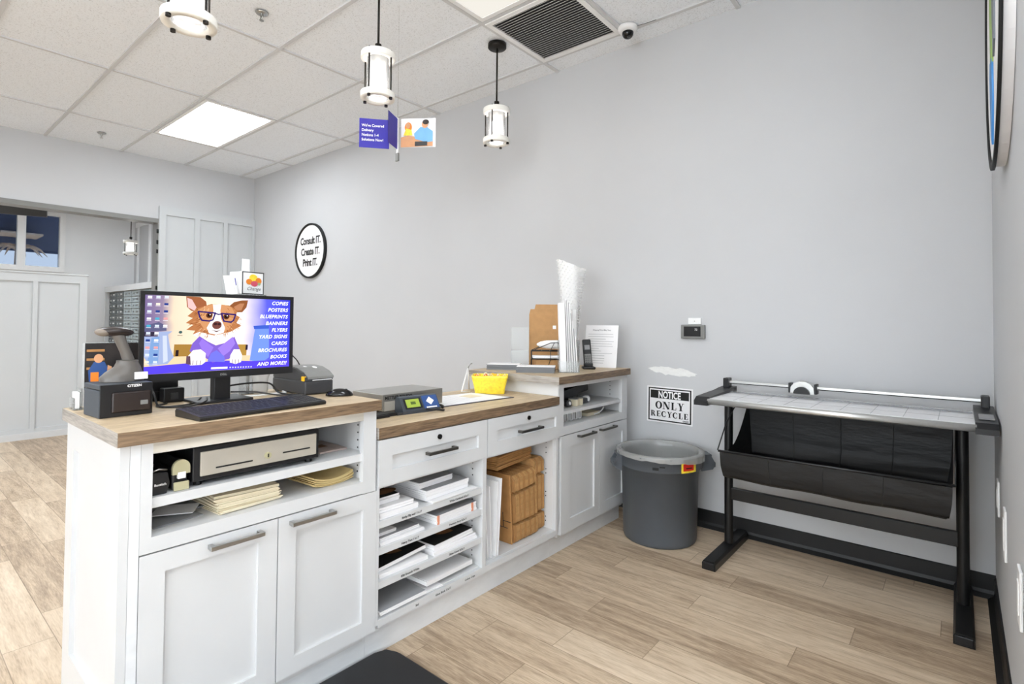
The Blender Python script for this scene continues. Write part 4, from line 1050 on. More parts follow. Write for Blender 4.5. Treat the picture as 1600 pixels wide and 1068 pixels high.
obj('yellow_latch', MB().box(x1 - .020, x1 - .004, y0 - .002, y0 + .008, ZH + .050, ZH + .066, .001), M['yelsq'], t)
mb = MB()
flat(mb, ell(0, 0, .006, .010), (x1 - .085, 1.03, ZH + .0938), (0, 1, 0), (-1, 0, .2)); flat(mb, ell(0, 0, .008, .012), (x1 - .068, 1.058, ZH + .0915), (0, 1, 0), (-1, 0, .25))
obj('logo', mb, M['inkw'], t)

# cables on the counter
def cable(pts, r, label, m=None):
    P = [Vector(p) for p in pts]; out = []
    for i in range(len(P) - 1):
        p0 = P[max(i - 1, 0)]; p1 = P[i]; p2 = P[i + 1]; p3 = P[min(i + 2, len(P) - 1)]
        for k in range(6):
            q = k / 6; out.append(.5 * ((2 * p1) + (-p0 + p2) * q + (2 * p0 - 5 * p1 + 4 * p2 - p3) * q * q + (-p0 + 3 * p1 - 3 * p2 + p3) * q ** 3))
    out.append(P[-1]); mb = MB().tube(out, r, 6)
    return obj('cable', mb, m or M['bplast'], label=label, cat='cable')
z = ZH + .0035
cable([(-1.90, .56, z + .06), (-1.86, .56, z + .03), (-1.83, .565, z), (-1.80, .61, z), (-1.83, .66, z), (-1.86, .69, z + .01)], .0028, 'black cable looping down at left under the monitor')
cable([(-1.88, .60, z), (-1.84, .56, z), (-1.79, .575, z), (-1.77, .63, z), (-1.80, .68, z + .005), (-1.84, .70, z + .01)], .0028, 'black cable coiled on the counter left of the monitor stand')
cable([(-1.86, .77, z + .04), (-1.85, .83, z + .045), (-1.84, .90, z + .04), (-1.83, .925, z + .01), (-1.80, .95, z), (-1.77, .98, z)], .003, 'black cable arching right of the monitor stand')
cable([(-1.86, .78, z + .02), (-1.84, .85, z + .015), (-1.82, .92, z), (-1.80, .965, z)], .0026, 'thin cable lying right of the monitor stand', M['gplast'])
cable([(-1.88, .80, z), (-1.85, .86, z), (-1.83, .92, z + .004), (-1.85, .965, z), (-1.90, .98, z)], .0035, 'white cable lying right of the monitor stand', M['white'])
cable([(-1.86, .958, 1.06), (-1.88, .99, 1.03), (-1.90, 1.03, 1.0), (-1.93, 1.06, .976)], .0022, 'black cable from the monitor to the label printer')
# dark clutter below monitor
t = thing('power_brick', (-1.86, .66, ZH), 'black power adapter under the monitor beside the stand', 'adapter')
obj('brick_body', MB().box(-1.95, -1.91, .60, .66, ZH, ZH + .045, .004), M['bplast'], t); obj('plug_prong', MB().box(-1.91, -1.905, .62, .64, ZH + .01, ZH + .03), M['gplast'], t)
t = thing('cable_router', (-1.96, .57, ZH), 'black network box at the back left of the counter under the monitor', 'network box')
obj('router_body', MB().box(-2.005, -1.965, .50, .66, ZH, ZH + .075, .004), M['bplast'], t); obj('router_lights', MB().box(-1.965, -1.9645, .53, .62, ZH + .03, ZH + .033), M['gplast'], t)
# riser + flower box
t = thing('display_riser', (-1.965, .90, ZH), 'clear tall riser behind the monitor', 'riser')
mb = MB(); mb.box(-1.995, -1.925, .835, .925, ZH, ZH + .003); mb.box(-1.995, -1.925, .835, .925, 1.232, 1.236)
mb.box(-1.962, -1.959, .85, .91, ZH, 1.234); mb.box(-1.97, -1.95, .878, .881, ZH, 1.234); obj('riser_body', mb, M['clear'], t)
t = thing('gift_card_box', (-1.96, .87, 1.236), 'small square box with a flower bouquet print above the monitor', 'box')
bm_ = place((-1.965, .872, 1.2362), R(10))
mb = MB(); mb.box(-.037, .037, -.041, .041, 0, .079, .0015, mt=bm_); obj('box_body', mb, M['white'], t)
mb = MB()
for a, b in ((-.0375, .0375),):
    mb.box(.036, .0382, -.042, .042, -.0002, .003, mt=bm_); mb.box(.036, .0382, -.042, .042, .0765, .0795, mt=bm_); mb.box(.036, .0382, -.042, -.039, 0, .079, mt=bm_); mb.box(.036, .0382, .039, .042, 0, .079, mt=bm_)
obj('box_edges', mb, M['gplast'], t)
def onb(pts, m, d):
    mb = MB(); vs = [bm_ @ Vector((d, a, b)) for a, b in pts]; mb.add(vs, [list(range(len(vs)))]); obj('printed_flower', mb, m, t)
onb(ell(0, .058, .016, .013), M['yellow'], .0386); onb(ell(-.016, .044, .012, .010), M['orange'], .0388); onb(ell(.020, .048, .012, .012), M['orange'], .0388); onb(ell(.004, .038, .014, .010), M['rose'], .0390); onb(ell(.022, .038, .006, .005), M['leaf'], .0392)
obj('lettering', text_mb('Change', bm_ @ Vector((.0384, -.026, .014)), bm_.to_3x3() @ Vector((0, 1, 0)), (0, 0, 1), .018, .0, shear=.4), M['ink'], t)
mb = MB(); mb.box(-.012, -.004, -.012, .014, .079, .128, .001, mt=bm_); obj('card', mb, M['paper'], t)
t = thing('brochure', (-1.955, .82, 1.236), 'white leaflets with a violet stripe leaning left of the flower box', 'leaflet')
mb = MB(); mt = bm_ @ Matrix.Translation((0, -.05, 0)) @ Matrix.Rotation(R(12), 4, 'X'); mb.box(-.03, .02, -.006, -.003, 0, .066, mt=mt); mb.box(-.026, .026, -.002, .001, 0, .064, mt=mt); obj('leaflet_sheets', mb, M['paper'], t)
obj('violet_stripe', MB().box(.0262, .0268, -.0018, .0008, .03, .055, mt=mt), M['bluetag'], t)
t = thing('glass_jar', (-1.93, .885, ZH), 'crumpled clear bag standing under the monitor right of the stand', 'bag')
mb = MB().lathe((-1.915, .905, ZH), [(.0, .001), (.022, .001), (.026, .02), (.024, .05), (.032, .075)], 12); obj('bag_body', mb, M['bubble'], t)
mb = MB(); mb.box(-1.925, -1.905, .897, .915, ZH + .002, ZH + .03); obj('bag_filling', mb, M['mgrey'], t)

# ================================================================== ON THE MIDDLE COUNTER
t = thing('postal_scale', (-1.78, 1.43, ZM), 'flat stainless postal scale platform on the lower counter', 'scale')
obj('scale_platform', MB().box(-1.90, -1.70, 1.275, 1.585, ZM + .012, ZM + .075, .002), M['steel'], t)
obj('scale_skirt', MB().box(-1.699, -1.697, 1.28, 1.48, ZM + .012, ZM + .048), M['putty'], t)
mb = MB()
for x in (-1.88, -1.72):
    for y in (1.29, 1.57): mb.cyl((x, y, ZM), .012, .013, 12)
obj('foot', mb, M['rubber'], t)
obj('lettering', text_mb('METTLER TOLEDO', (-1.6998, 1.285, ZM + .056), (0, 1, 0), (0, 0, 1), .016, .03), M['black'], t)
t = thing('scale_display', (-1.65, 1.42, ZM), 'small grey and blue scale readout with green display', 'display')
dm = place((-1.658, 1.415, ZM), R(-6))
mb = MB(); sec = [(-.030, 0), (.030, 0), (.030, .012), (-.002, .062), (-.022, .064), (-.030, .05)]
mb.prism(sec, lambda a, b, d: dm @ Vector((a, d, b)), -.088, .088); obj('display_case', mb, M['slate'], t)
nx = Vector((.05, 0, .032)).normalized()
def ond(y0, y1, t0, t1, m, name, d=.0008):
    p = lambda y, tt: dm @ (Vector((.030 - .032 * tt, y, .012 + .050 * tt)) + nx * d)
    mb = MB(); mb.add([p(y0, t0), p(y1, t0), p(y1, t1), p(y0, t1)], [[0, 1, 2, 3]]); return obj(name, mb, m, t)
ond(-.075, .005, .12, .88, M['bplast'], 'screen_surround'); ond(-.066, -.004, .22, .80, M['lcd'], 'lcd_screen', .0014); ond(-.045, -.022, .42, .62, M['lcddk'], 'lcd_digits', .0018)
ond(.012, .084, .04, .96, M['blue'], 'keypad'); 
p = lambda y, tt: dm @ (Vector((.030 - .032 * tt, y, .012 + .050 * tt)) + nx * .0016)
mb = MB(); mb.add([p(.028, .55), p(.047, .28), p(.066, .55), p(.047, .86)], [[0, 1, 2, 3]]); obj('arrow_keys', mb, M['white'], t)
ond(.022, .072, .06, .15, M['inkw'], 'keypad_marks', .0018)
cable([(-1.60, 1.50, ZM + .004), (-1.585, 1.48, ZM + .006), (-1.60, 1.44, ZM + .012), (-1.625, 1.43, ZM + .012)], .004, 'thin black lead in front of the scale readout')
cable([(-1.64, 1.53, ZM + .006), (-1.66, 1.55, ZM + .006), (-1.69, 1.56, ZM + .006)], .006, 'thick black plug lead right of the scale readout')
t = thing('power_strip', (-1.66, 1.25, ZM), 'low black bracket left of the scale readout', 'bracket')
mb = MB(); mb.box(-1.70, -1.645, 1.20, 1.30, ZM, ZM + .012, .002); mb.box(-1.665, -1.635, 1.125, 1.26, ZM, ZM + .010, .002); obj('bracket_body', mb, M['bplast'], t); obj('bracket_tip', MB().box(-1.66, -1.64, 1.30, 1.33, ZM, ZM + .008), M['gplast'], t)

# desk pad
t = thing('counter_mat', (-1.75, 1.75, ZM), 'dark bordered printed counter mat lying right of the scale', 'mat')
Q = [Vector((-1.665, 1.50, 0)), Vector((-1.632, 1.985, 0)), Vector((-1.895, 1.975, 0)), Vector((-1.93, 1.53, 0))]
mb = MB(); mb.add([q + Vector((0, 0, ZM + .0004)) for q in Q] + [q + Vector((0, 0, ZM + .003)) for q in Q], [[0, 1, 2, 3], [4, 5, 6, 7], [0, 1, 5, 4], [1, 2, 6, 5], [2, 3, 7, 6], [3, 0, 4, 7]]); obj('mat_border', mb, mat('mat_slate', (72, 70, 84), .4, noise=.03), t)
cq = sum(Q, Vector()) / 4
mb = MB(); mb.add([cq + (q - cq) * .93 + Vector((0, 0, ZM + .0036)) for q in Q], [[0, 1, 2, 3]]); obj('printed_sheet', mb, M['paper'], t)
mb = MB()
for k in range(8): mb.box(-1.86 + k * .022, -1.858 + k * .022, 1.60, 1.78 + .03 * (k % 3), ZM + .0037, ZM + .004)
obj('print_lines', mb, mat('light_print', (200, 200, 204), .8, noise=.02), t)
obj('print_picture', MB().box(-1.84, -1.76, 1.82, 1.90, ZM + .0037, ZM + .004), mat('cream_print', (230, 218, 190), .8, noise=.1), t)

# yellow basket with candy
t = thing('candy_basket', (-1.83, 2.01, ZM), 'yellow woven plastic basket full of wrapped sweets', 'basket')
ym = place((-1.832, 2.035, ZM), R(39.7)) @ Matrix.Scale(1.12, 4)
def ring_rect(hx, hy, z, r=.012, n=4):
    out = []
    for cx_, cy_, a0 in ((hx - r, hy - r, 0), (-hx + r, hy - r, 90), (-hx + r, -hy + r, 180), (hx - r, -hy + r, 270)):
        for k in range(n): a = R(a0 + 90 * k / (n - 1)); out.append(Vector((cx_ + r * math.cos(a), cy_ + r * math.sin(a), z)))
    return out
mb = loft([ring_rect(.066, .042, .001), ring_rect(.070, .046, .03), ring_rect(.080, .055, .070), ring_rect(.082, .057, .082), ring_rect(.079, .054, .082), ring_rect(.066, .042, .006)], True); mb.xf(ym); obj('basket_shell', mb, M['yellow'], t)
for k in range(26):
    a, b2 = random.uniform(-.06, .06), random.uniform(-.04, .04)
    mt = ym @ Matrix.Translation((a, b2, .074 + random.uniform(-.004, .010))) @ Matrix.Rotation(random.random() * 3, 4, 'Z')
    o = obj('wrapped_sweet', MB().sphere((0, 0, 0), 1, 8, 6, (.013, .008, .007)).xf(mt), random.choice([M['yellow'], M['orange'], M['yelsq'], M['cream']]), label='wrapped sweet heaped in the yellow basket', cat='sweet', group='sweets in the yellow basket')
for k in range(5):
    mt = ym @ Matrix.Translation((-.06 + .03 * k, -.048, .078)); mb = MB().tube([(0, 0, 0), (.006, -.004, .014), (.014, 0, .002)], .0012, 5); mb.xf(mt)
    obj('woven_loop', mb, M['inkw'], t)
# white easel
t = thing('tabletop_easel', (-1.96, 2.0, ZM), 'white A-frame easel behind the yellow basket', 'easel')
mb = MB(); mb.tube([(-1.985, 2.03, ZM + .115), (-1.945, 1.945, ZM + .004), (-1.925, 1.99, ZM + .004)], .004, 8); mb.tube([(-1.985, 2.03, ZM + .115), (-2.005, 2.06, ZM + .004)], .004, 8); obj('easel_legs', mb, M['white'], t)
mb = MB().tube([(-1.985, 2.03, ZM + .115), (-1.98, 2.035, ZM + .135), (-1.975, 2.05, ZM + .142)], .003, 8); obj('easel_hook', mb, M['chrome'], t)

# ================================================================== ON THE RIGHT RAISED COUNTER
def env_stack(loc, rz, L, Wd, n, hh, label, tip=0):
    t = thing('envelope_stack', loc, label, 'envelopes')
    m_ = place(loc, rz); mb = MB(); mb2 = MB()
    for k in range(n):
        j, j2 = random.uniform(-.003, .003), random.uniform(-.003, .003); z0 = hh * k / n
        (mb2 if k == n - 1 else mb).box(-L / 2 + j, L / 2 + j, -Wd / 2 + j2, Wd / 2 + j2, z0, z0 + hh / n * .85, mt=m_)
    obj('envelopes', mb, M['edgedk'], t); obj('top_envelope', mb2, M['paper'], t)
env_stack((-1.728, 2.282, ZH + .0005), R(33), .200, .105, 9, .034, 'stack of white and grey envelopes at the front edge of the raised counter')
env_stack((-1.965, 2.30, ZH + .0005), R(30), .18, .10, 8, .032, 'second envelope stack further back at left on the raised counter')
VF = Vector((-.639, .769, 0)); VR = Vector((.769, .639, 0)); AR = R(39.7)
# wire sorter
t = thing('wire_sorter', (-1.78, 2.44, ZH), 'black wire letter tray holding white mailers', 'letter tray')
wm = place((-1.775, 2.475, ZH), AR)      # local x = to the right, y = away
mb = MB()
for y in (-.045, .045):
    mb.tube([(-.105, y, .0), (-.105, y, .105), (-.06, y, .125), (0, y, .150), (.08, y, .155), (.10, y, .150), (.10, y, 0)], .0024, 7)
for z in (.06, .105): mb.tube([(-.105, -.045, z), (.10, -.045, z)], .003, 7); mb.tube([(-.105, .045, z), (.10, .045, z)], .003, 7); mb.tube([(-.105, -.045, z), (-.105, .045, z)], .0024, 6)
mb.tube([(-.02, -.046, 0), (0, -.046, .06), (0, -.046, .11), (.02, -.046, .150)], .0018, 6)
for z in (.06, .105):
    for k in range(5): mb.tube([(-.09 + k * .045, -.045, z), (-.09 + k * .045, .045, z)], .0016, 5)
mb.xf(wm); obj('wire_frame', mb, M['bplast'], t)
mb = MB(); mb.box(-.100, .09, -.040, .035, .0635, .078, .004); mb.xf(wm); obj('white_mailer', mb, M['paper'], label='flat white mailer on the lower tier of the wire tray', cat='mailer')
mb = loft([[Vector((x, r_ * math.cos(a), .140 + .0 + r_ * .8 * math.sin(a))) for a in [2 * math.pi * i / 16 for i in range(16)]] for x, r_ in ((-.075, .006), (-.055, .020), (-.02, .029), (.05, .031), (.10, .031))]); mb.xf(wm); obj('foam_roll', mb, M['white'], label='white foam roll resting on top of the wire tray', cat='roll')
mb = MB(); mb.box(-.085, .085, -.035, .040, .0005, .055, .003); mb.xf(wm); obj('kraft_carton', mb, M['kraft'], label='small brown carton under the wire tray', cat='carton')
# brown padded mailers standing
for k in range(4):
    w_, h_ = (.178, .345) if k < 3 else (.160, .375)
    mt = place(Vector((-1.905, 2.60, ZH)) + VF * (k * .011) + VR * (.004 + .008 * k), AR) @ Matrix.Rotation(R(-3), 4, 'X')
    mb = MB(); mb.box(-w_ / 2 - .008, w_ / 2, 0, .009, 0.0005, h_ - .03, .003)
    mb.add([(-w_ / 2 - .008, .001, h_ - .032), (w_ / 2, .001, h_ - .032), (w_ / 2 - .004, .007, h_), (-w_ / 2, .007, h_), (-w_ / 2 - .008, .006, h_ - .032), (w_ / 2, .006, h_ - .032), (w_ / 2 - .004, .009, h_), (-w_ / 2, .009, h_)],
           [[0, 1, 2, 3], [4, 5, 6, 7], [0, 1, 5, 4], [1, 2, 6, 5], [2, 3, 7, 6], [3, 0, 4, 7]])
    mb.xf(mt)
    if k == 0:
        t = thing('padded_envelope', mt.translation, 'front brown padded mailer with a small white sticker, standing upright on the raised counter', 'mailer', group=None)
        obj('mailer_body', mb, M['kraft'], t); obj('sticker', MB().box(.045, .065, -.001, 0, .225, .246, mt=mt), M['white'], t)
    else: obj('padded_envelope', mb, M['kraft'], label='brown padded mailer standing behind the one with the sticker', cat='mailer', group='brown mailers standing on the raised counter')
# clear tall acrylic box behind
t = thing('acrylic_bin', (-1.97, 2.50, ZH), 'clear acrylic file bin left of the brown mailers', 'bin')
am = place((-1.985, 2.50, ZH), AR); mb = MB(); mb.box(-.075, .03, 0, .003, 0, .235, mt=am); mb.box(-.075, -.072, -.05, 0, 0, .10, mt=am); mb.box(-.075, .03, -.053, -.05, 0, .10, mt=am); mb.box(-.075, .03, -.05, 0, 0, .003, mt=am); obj('bin_shell', mb, M['clear'], t)
# bubble wrap roll
t = thing('bubble_wrap', (-1.80, 2.74, ZH), 'roll of clear bubble wrap standing upright on the raised counter', 'bubble wrap')
bc = Vector((-1.765, 2.665, ZH))
mb = MB()
def bw(u, v, r0=1.0):
    a = u * 2 * math.pi * 1.6; r_ = (.042 + .042 * v ** 1.5) * (1 - .25 * u) * r0 * (1 + .07 * math.sin(a * 4 + v * 5))
    z_ = .002 + .64 * v - (.03 * (1 + math.sin(a + 1.2)) * v ** 2)
    return bc + Vector((r_ * math.cos(a), r_ * math.sin(a), z_))
mb.grid(bw, 60, 60); ob = obj('wrap_sheet', mb, M['bubble'], t)
mb = MB()
for j in range(34):
    for i in range(30):
        u, v = (i + .5 * (j % 2)) / 30, (j + .5) / 34
        if v < .4: continue
        p_ = bw(u, v, 1.03); mb.sphere(p_, .0042, 5, 3)
obj('bubbles', mb, M['bubble'], t, kind='stuff')
# acrylic holder with white mailers
t = thing('acrylic_holder', (-1.56, 2.40, ZH), 'tall clear acrylic holder standing at the front of the raised counter', 'holder')
hm2 = place((-1.600, 2.405, ZH), AR)
mb = MB(); mb.box(-.060, -.057, -.045, .045, 0, .17, mt=hm2); mb.box(.048, .051, -.045, .045, 0, .17, mt=hm2); mb.box(-.057, .048, -.045, .045, 0, .003, mt=hm2); mb.box(-.057, .048, .042, .045, 0, .17, mt=hm2); mb.box(-.057, .048, -.045, -.042, 0, .06, mt=hm2); obj('holder_shell', mb, M['clear'], t)
for k in range(9):
    mt = hm2 @ Matrix.Translation((-.008 + k * .0062, 0, .0035)) @ Matrix.Rotation(R(-2.4 - k * .22), 4, 'Y')
    hh = .385 - .006 * k if k < 5 else .35 - .04 * (k - 4)
    mb = MB(); mb.box(-.0025, .0022, -.036, .036, 0, hh, mt=mt)
    obj('poly_mailer', mb, M['paper'] if k % 2 == 0 else M['paperg'], label='long white poly mailer standing in the clear acrylic holder', cat='mailer', group='poly mailers in the acrylic holder')
mt = hm2 @ Matrix.Translation((-.031, -.02, .0035)) @ Matrix.Rotation(R(-2.2), 4, 'Y')
obj('white_carton', MB().box(-.017, .016, -.018, .05, 0, .365, .002, mt=mt), M['paper'], label='narrow white carton standing at left in the acrylic holder', cat='carton')
mt = hm2 @ Matrix.Translation((.030, .06, .0))
mb = MB(); mb.box(-.01, .012, -.010, .010, .0, .335, .002, mt=mt); obj('shipping_tube', mb, M['white'], label='slim white post box behind the acrylic holder', cat='tube')
# phone
t = thing('cordless_phone', (-1.63, 2.70, ZH), 'black and silver cordless phone in its charging cradle', 'phone')
pm2 = place((-1.632, 2.655, ZH), AR)
mb = MB(); mb.box(-.036, .036, -.035, .040, .0005, .014, .005); mb.box(-.026, .026, 0, .035, .010, .034, .006); mb.xf(pm2); obj('charging_cradle', mb, M['bplast'], t)
mt = pm2 @ Matrix.Translation((0, .010, .012)) @ Matrix.Rotation(R(-14), 4, 'X') @ Matrix.Rotation(R(-3), 4, 'Y')
hs = obj('handset', MB().box(-.024, .024, -.010, .012, 0, .160, .006, mt=mt), M['bplast'], t)
obj('handset_face', MB().box(-.019, .019, -.0112, -.0098, .012, .072, .0005, mt=mt), M['mgrey'], hs); obj('phone_screen', MB().box(-.015, .015, -.0112, -.0098, .098, .125, mt=mt), M['paperg'], hs)
mb = MB()
for r_ in range(4):
    for c_ in range(3): mb.box(-.015 + c_ * .0115, -.008 + c_ * .0115, -.0118, -.0112, .020 + r_ * .012, .027 + r_ * .012, mt=mt)
obj('buttons', mb, M['ink'], hs)
# instruction sheet
t = thing('instruction_sheet', (-1.66, 2.84, ZH), 'white printed instruction sheet propped behind the cordless phone', 'sheet')
im = place((-1.640, 2.790, ZH + .0005), R(14)) @ Matrix.Rotation(R(-12), 4, 'X')
obj('sheet_panel', MB().box(-.100, .100, 0, .0015, 0, .255, mt=im), M['paper'], t)
obj('sheet_stand', MB().box(-.07, .07, .0016, .004, 0, .20, mt=im), M['clear'], t)
q = text_mb('Shipping Price May Vary', (0, 0, 0), (1, 0, 0), (0, 0, 1), .0115, .01, 'CENTER'); q.xf(im @ Matrix.Translation((0, -.0006, .222))); obj('lettering', q, M['ink'], t)
mb = MB()
for k in range(13): mb.box(-.082, -.082 + (.07 + .09 * random.random()), -.0008, -.0004, .025 + k * .0145, .0268 + k * .0145, mt=im)
obj('text_line', mb, M['paperg'], t)

# ================================================================== ON THE LONG WALL
def oval_frame(cx, cz, rx, rz, y, wdt, dep, m, name, par, n=64):
    mb = MB(); pr = [(0, 0), (0, dep), (wdt, dep), (wdt, 0)]
    vs = []
    for a in [2 * math.pi * i / n for i in range(n)]:
        for w_, d_ in pr: vs.append((cx + (rx - w_) * math.cos(a), y - d_, cz + (rz - w_) * math.sin(a)))
    fs = [[i * 4 + k, i * 4 + (k + 1) % 4, ((i + 1) % n) * 4 + (k + 1) % 4, ((i + 1) % n) * 4 + k] for i in range(n) for k in range(4)]
    mb.add(vs, fs, True); return obj(name, mb, m, par)
sx_, sz_ = -5.375, 1.902
t = thing('wall_sign', (sx_, YW - .02, 1.61), 'round white sign with black rim lettered Consult IT, Create IT, Print IT', 'sign')
oval_frame(sx_, sz_, .302, .297, YW - .001, .018, .03, M['black'], 'sign_rim', t)
mb = MB(); vs = ell(sx_, sz_, .29, .285, 60); mb.prism(vs, lambda a, b, d: Vector((a, YW - d, b)), .001, .018); obj('sign_face', mb, M['paper'], t)
mb = MB()
for k, s in enumerate(('Consult IT.', 'Create IT.', 'Print IT.')):
    q = text_mb(s, (sx_ + .0, YW - .0185, sz_ + .075 - k * .118), (1, 0, 0), (0, 0, 1), .108, .032, 'CENTER', 0, .92, .0005, .92); mb.add(q.v, q.f)
obj('lettering', mb, M['black'], t)

# notice sign
t = thing('notice_sign', (-1.326, YW - .004, .56), 'black and white NOTICE ONLY RECYCLE sign on the wall above the bin', 'sign')
nm = Matrix.Translation((-1.326, YW, .661)) @ Matrix.Rotation(R(.4), 4, 'Y')
def nb(x0, x1, z0, z1, d0, d1): return MB().box(x0, x1, -d1, -d0, z0, z1, mt=nm)
obj('sign_plate', nb(-.142, .142, -.107, .107, .0005, .003), M['paper'], t)
mb = nb(-.133, .133, .092, .099, .003, .0036)
for q in (nb(-.133, .133, -.099, -.092, .003, .0036), nb(-.133, -.125, -.092, .092, .003, .0036), nb(.125, .133, -.092, .092, .003, .0036)): mb.add(q.v, q.f)
obj('border', mb, M['black'], t)
obj('notice_band', nb(-.119, .119, .036, .084, .003, .0036), M['black'], t)
q = text_mb('NOTICE', (0, 0, 0), (1, 0, 0), (0, 0, 1), .056, .030, 'CENTER', 0, .68, 0); q.xf(nm @ Matrix.Translation((0, -.0042, .0405))); obj('lettering', q, M['inkw'], t, label='white NOTICE lettering')
# heavy serif letters drawn from strokes
def glyph(ch):
    T, t_ = .26, .09
    def bar(x0, y0, x1, y1, w):
        dx, dy = x1 - x0, y1 - y0; L = math.hypot(dx, dy); nx_, ny_ = -dy / L * w / 2, dx / L * w / 2
        return [(x0 + nx_, y0 + ny_), (x1 + nx_, y1 + ny_), (x1 - nx_, y1 - ny_), (x0 - nx_, y0 - ny_)]
    def ser(x, y, w=.4): return bar(x - w / 2, y, x + w / 2, y, .07)
    def arc(cx_, cy_, rx, ry, ix, iy, a0, a1, n=18):
        out = []
        for i in range(n):
            a, b_ = R(a0 + (a1 - a0) * i / n), R(a0 + (a1 - a0) * (i + 1) / n)
            out.append([(cx_ + rx * math.cos(a), cy_ + ry * math.sin(a)), (cx_ + rx * math.cos(b_), cy_ + ry * math.sin(b_)), (cx_ + ix * math.cos(b_), cy_ + iy * math.sin(b_)), (cx_ + ix * math.cos(a), cy_ + iy * math.sin(a))])
        return out
    if ch == 'O': return 1.0, arc(.5, .5, .5, .52, .22, .42, 0, 360, 28)
    if ch == 'C': return .92, arc(.5, .5, .5, .52, .22, .42, 50, 310, 24) + [bar(.80, .62, .80, .92, .07), bar(.80, .38, .80, .08, .06)]
    if ch == 'N': return 1.0, [bar(.14, 0, .14, 1, t_), bar(.88, 0, .88, 1, t_), bar(.22, .96, .80, .04, T), ser(.12, .03, .32), ser(.12, .97, .36), ser(.88, .97, .32)]
    if ch == 'L': return .82, [bar(.28, 0, .28, 1, T), bar(.1, .04, .78, .04, .08), bar(.76, .04, .76, .34, .07), ser(.28, .97, .46)]
    if ch == 'Y': return .95, [bar(.28, 1, .5, .45, T * .9), bar(.80, 1, .54, .45, t_), bar(.5, 0, .5, .5, T), ser(.22, .97, .44), ser(.82, .97, .3), ser(.5, .03, .5)]
    if ch == 'E': return .85, [bar(.28, 0, .28, 1, T), bar(.1, .04, .80, .04, .08), bar(.1, .96, .76, .96, .08), bar(.3, .5, .62, .5, .07), bar(.78, .04, .78, .30, .07), bar(.74, .96, .74, .72, .07), bar(.61, .38, .61, .62, .06)]
    if ch == 'R': return .98, [bar(.28, 0, .28, 1, T), ser(.28, .03, .44), bar(.1, .96, .5, .96, .08), bar(.3, .48, .5, .48, .07), bar(.55, .46, .84, .03, T * .95), ser(.88, .03, .22)] + arc(.46, .725, .34, .275, .12, .2, -90, 90, 12)
    return .4, []
def serif_text(s, x0, x1, z0, h):
    tot = sum(glyph(c_)[0] for c_ in s) + .12 * (len(s) - 1); sx = (x1 - x0) / tot; x = x0; mb = MB(); kk = 0
    for c_ in s:
        w_, polys = glyph(c_)
        for pl in polys:
            kk += 1; mb.add([nm @ Vector((x + a * sx, -.0040 - kk * .00001, z0 + b_ * h)) for a, b_ in pl], [[0, 1, 2, 3]])
        x += (w_ + .12) * sx
    return mb
obj('lettering', serif_text('ONLY', -.088, .090, -.026, .044), M['black'], t, label='heavy black ONLY lettering')
obj('lettering', serif_text('RECYCLE', -.119, .116, -.073, .034), M['black'], t, label='heavy black RECYCLE lettering')
q = text_mb('GNDS', (0, 0, 0), (1, 0, 0), (0, 0, 1), .013, .03, 'RIGHT'); q.xf(nm @ Matrix.Translation((.118, -.0042, -.089))); obj('lettering', q, M['black'], t)

# spackle patch
mb = MB(); pts = []
for i in range(40):
    a = 2 * math.pi * i / 40; pts.append((-1.31 + (.145 + random.uniform(-.012, .012)) * math.cos(a), .862 + (.024 + random.uniform(-.006, .005)) * math.sin(a) - .01 * math.cos(a)))
mb.prism(pts, lambda a, b, d: Vector((a, YW - d, b)), .0003, .0014); obj('spackle_patch', mb, M['patch'], label='long white spackle smear on the wall above the notice sign', cat='patch')
# thermostat + sensor
t = thing('thermostat', (-1.18, YW - .01, 1.06), 'grey thermostat with black display on the long wall', 'thermostat')
obj('thermostat_case', MB().box(-1.248, -1.110, YW - .026, YW - .0005, 1.061, 1.141, .004), M['mgrey'], t); obj('display', MB().box(-1.229, -1.131, YW - .0275, YW - .0255, 1.074, 1.131), M['tdisp'], t)
obj('display_digits', text_mb('72', (-1.165, YW - .0280, 1.108), (1, 0, 0), (0, 0, 1), .016, .02), M['inkw'], t)
t = thing('wall_switch', (-1.17, YW - .01, 1.142), 'small white wall plate just above the thermostat', 'wall plate')
obj('plate', MB().box(-1.210, -1.135, YW - .010, YW - .0005, 1.1435, 1.180, .002), M['white'], t); obj('plate_screw', MB().cyl((-1.172, YW - .0115, 1.162), .003, .0015, 10, axis='y'), M['mgrey'], t)

# ================================================================== ON THE RIGHT WALL
t = thing('round_logo_sign', (XR - .02, 2.15, 1.62), 'large round logo sign on the right wall, seen edge-on', 'sign')
def wall_oval(cy_, cz_, ry, rz_, wdt, dep, m, name, par, n=72):
    mb = MB(); vs = []
    for a in [2 * math.pi * i / n for i in range(n)]:
        for w_, d_ in ((0, dep - .008), (0, dep), (wdt, dep), (wdt, dep - .008)): vs.append((XR - .001 - d_, cy_ + (ry - w_) * math.cos(a), cz_ + (rz_ - w_) * math.sin(a)))
    fs = [[i * 4 + k, i * 4 + (k + 1) % 4, ((i + 1) % n) * 4 + (k + 1) % 4, ((i + 1) % n) * 4 + k] for i in range(n) for k in range(4)]
    mb.add(vs, fs, True); return obj(name, mb, m, par)
SIGN = dict(cy=2.15, cz=2.12, ry=.44, rz=.50)
wall_oval(SIGN['cy'], SIGN['cz'], SIGN['ry'], SIGN['rz'], .022, .032, M['black'], 'sign_rim', t)
mb = MB(); mb.prism(ell(SIGN['cy'], SIGN['cz'], SIGN['ry'] - .01, SIGN['rz'] - .01, 60), lambda a, b, d: Vector((XR - .001 - d, a, b)), 0, .026); obj('sign_face', mb, M['paper'], t)
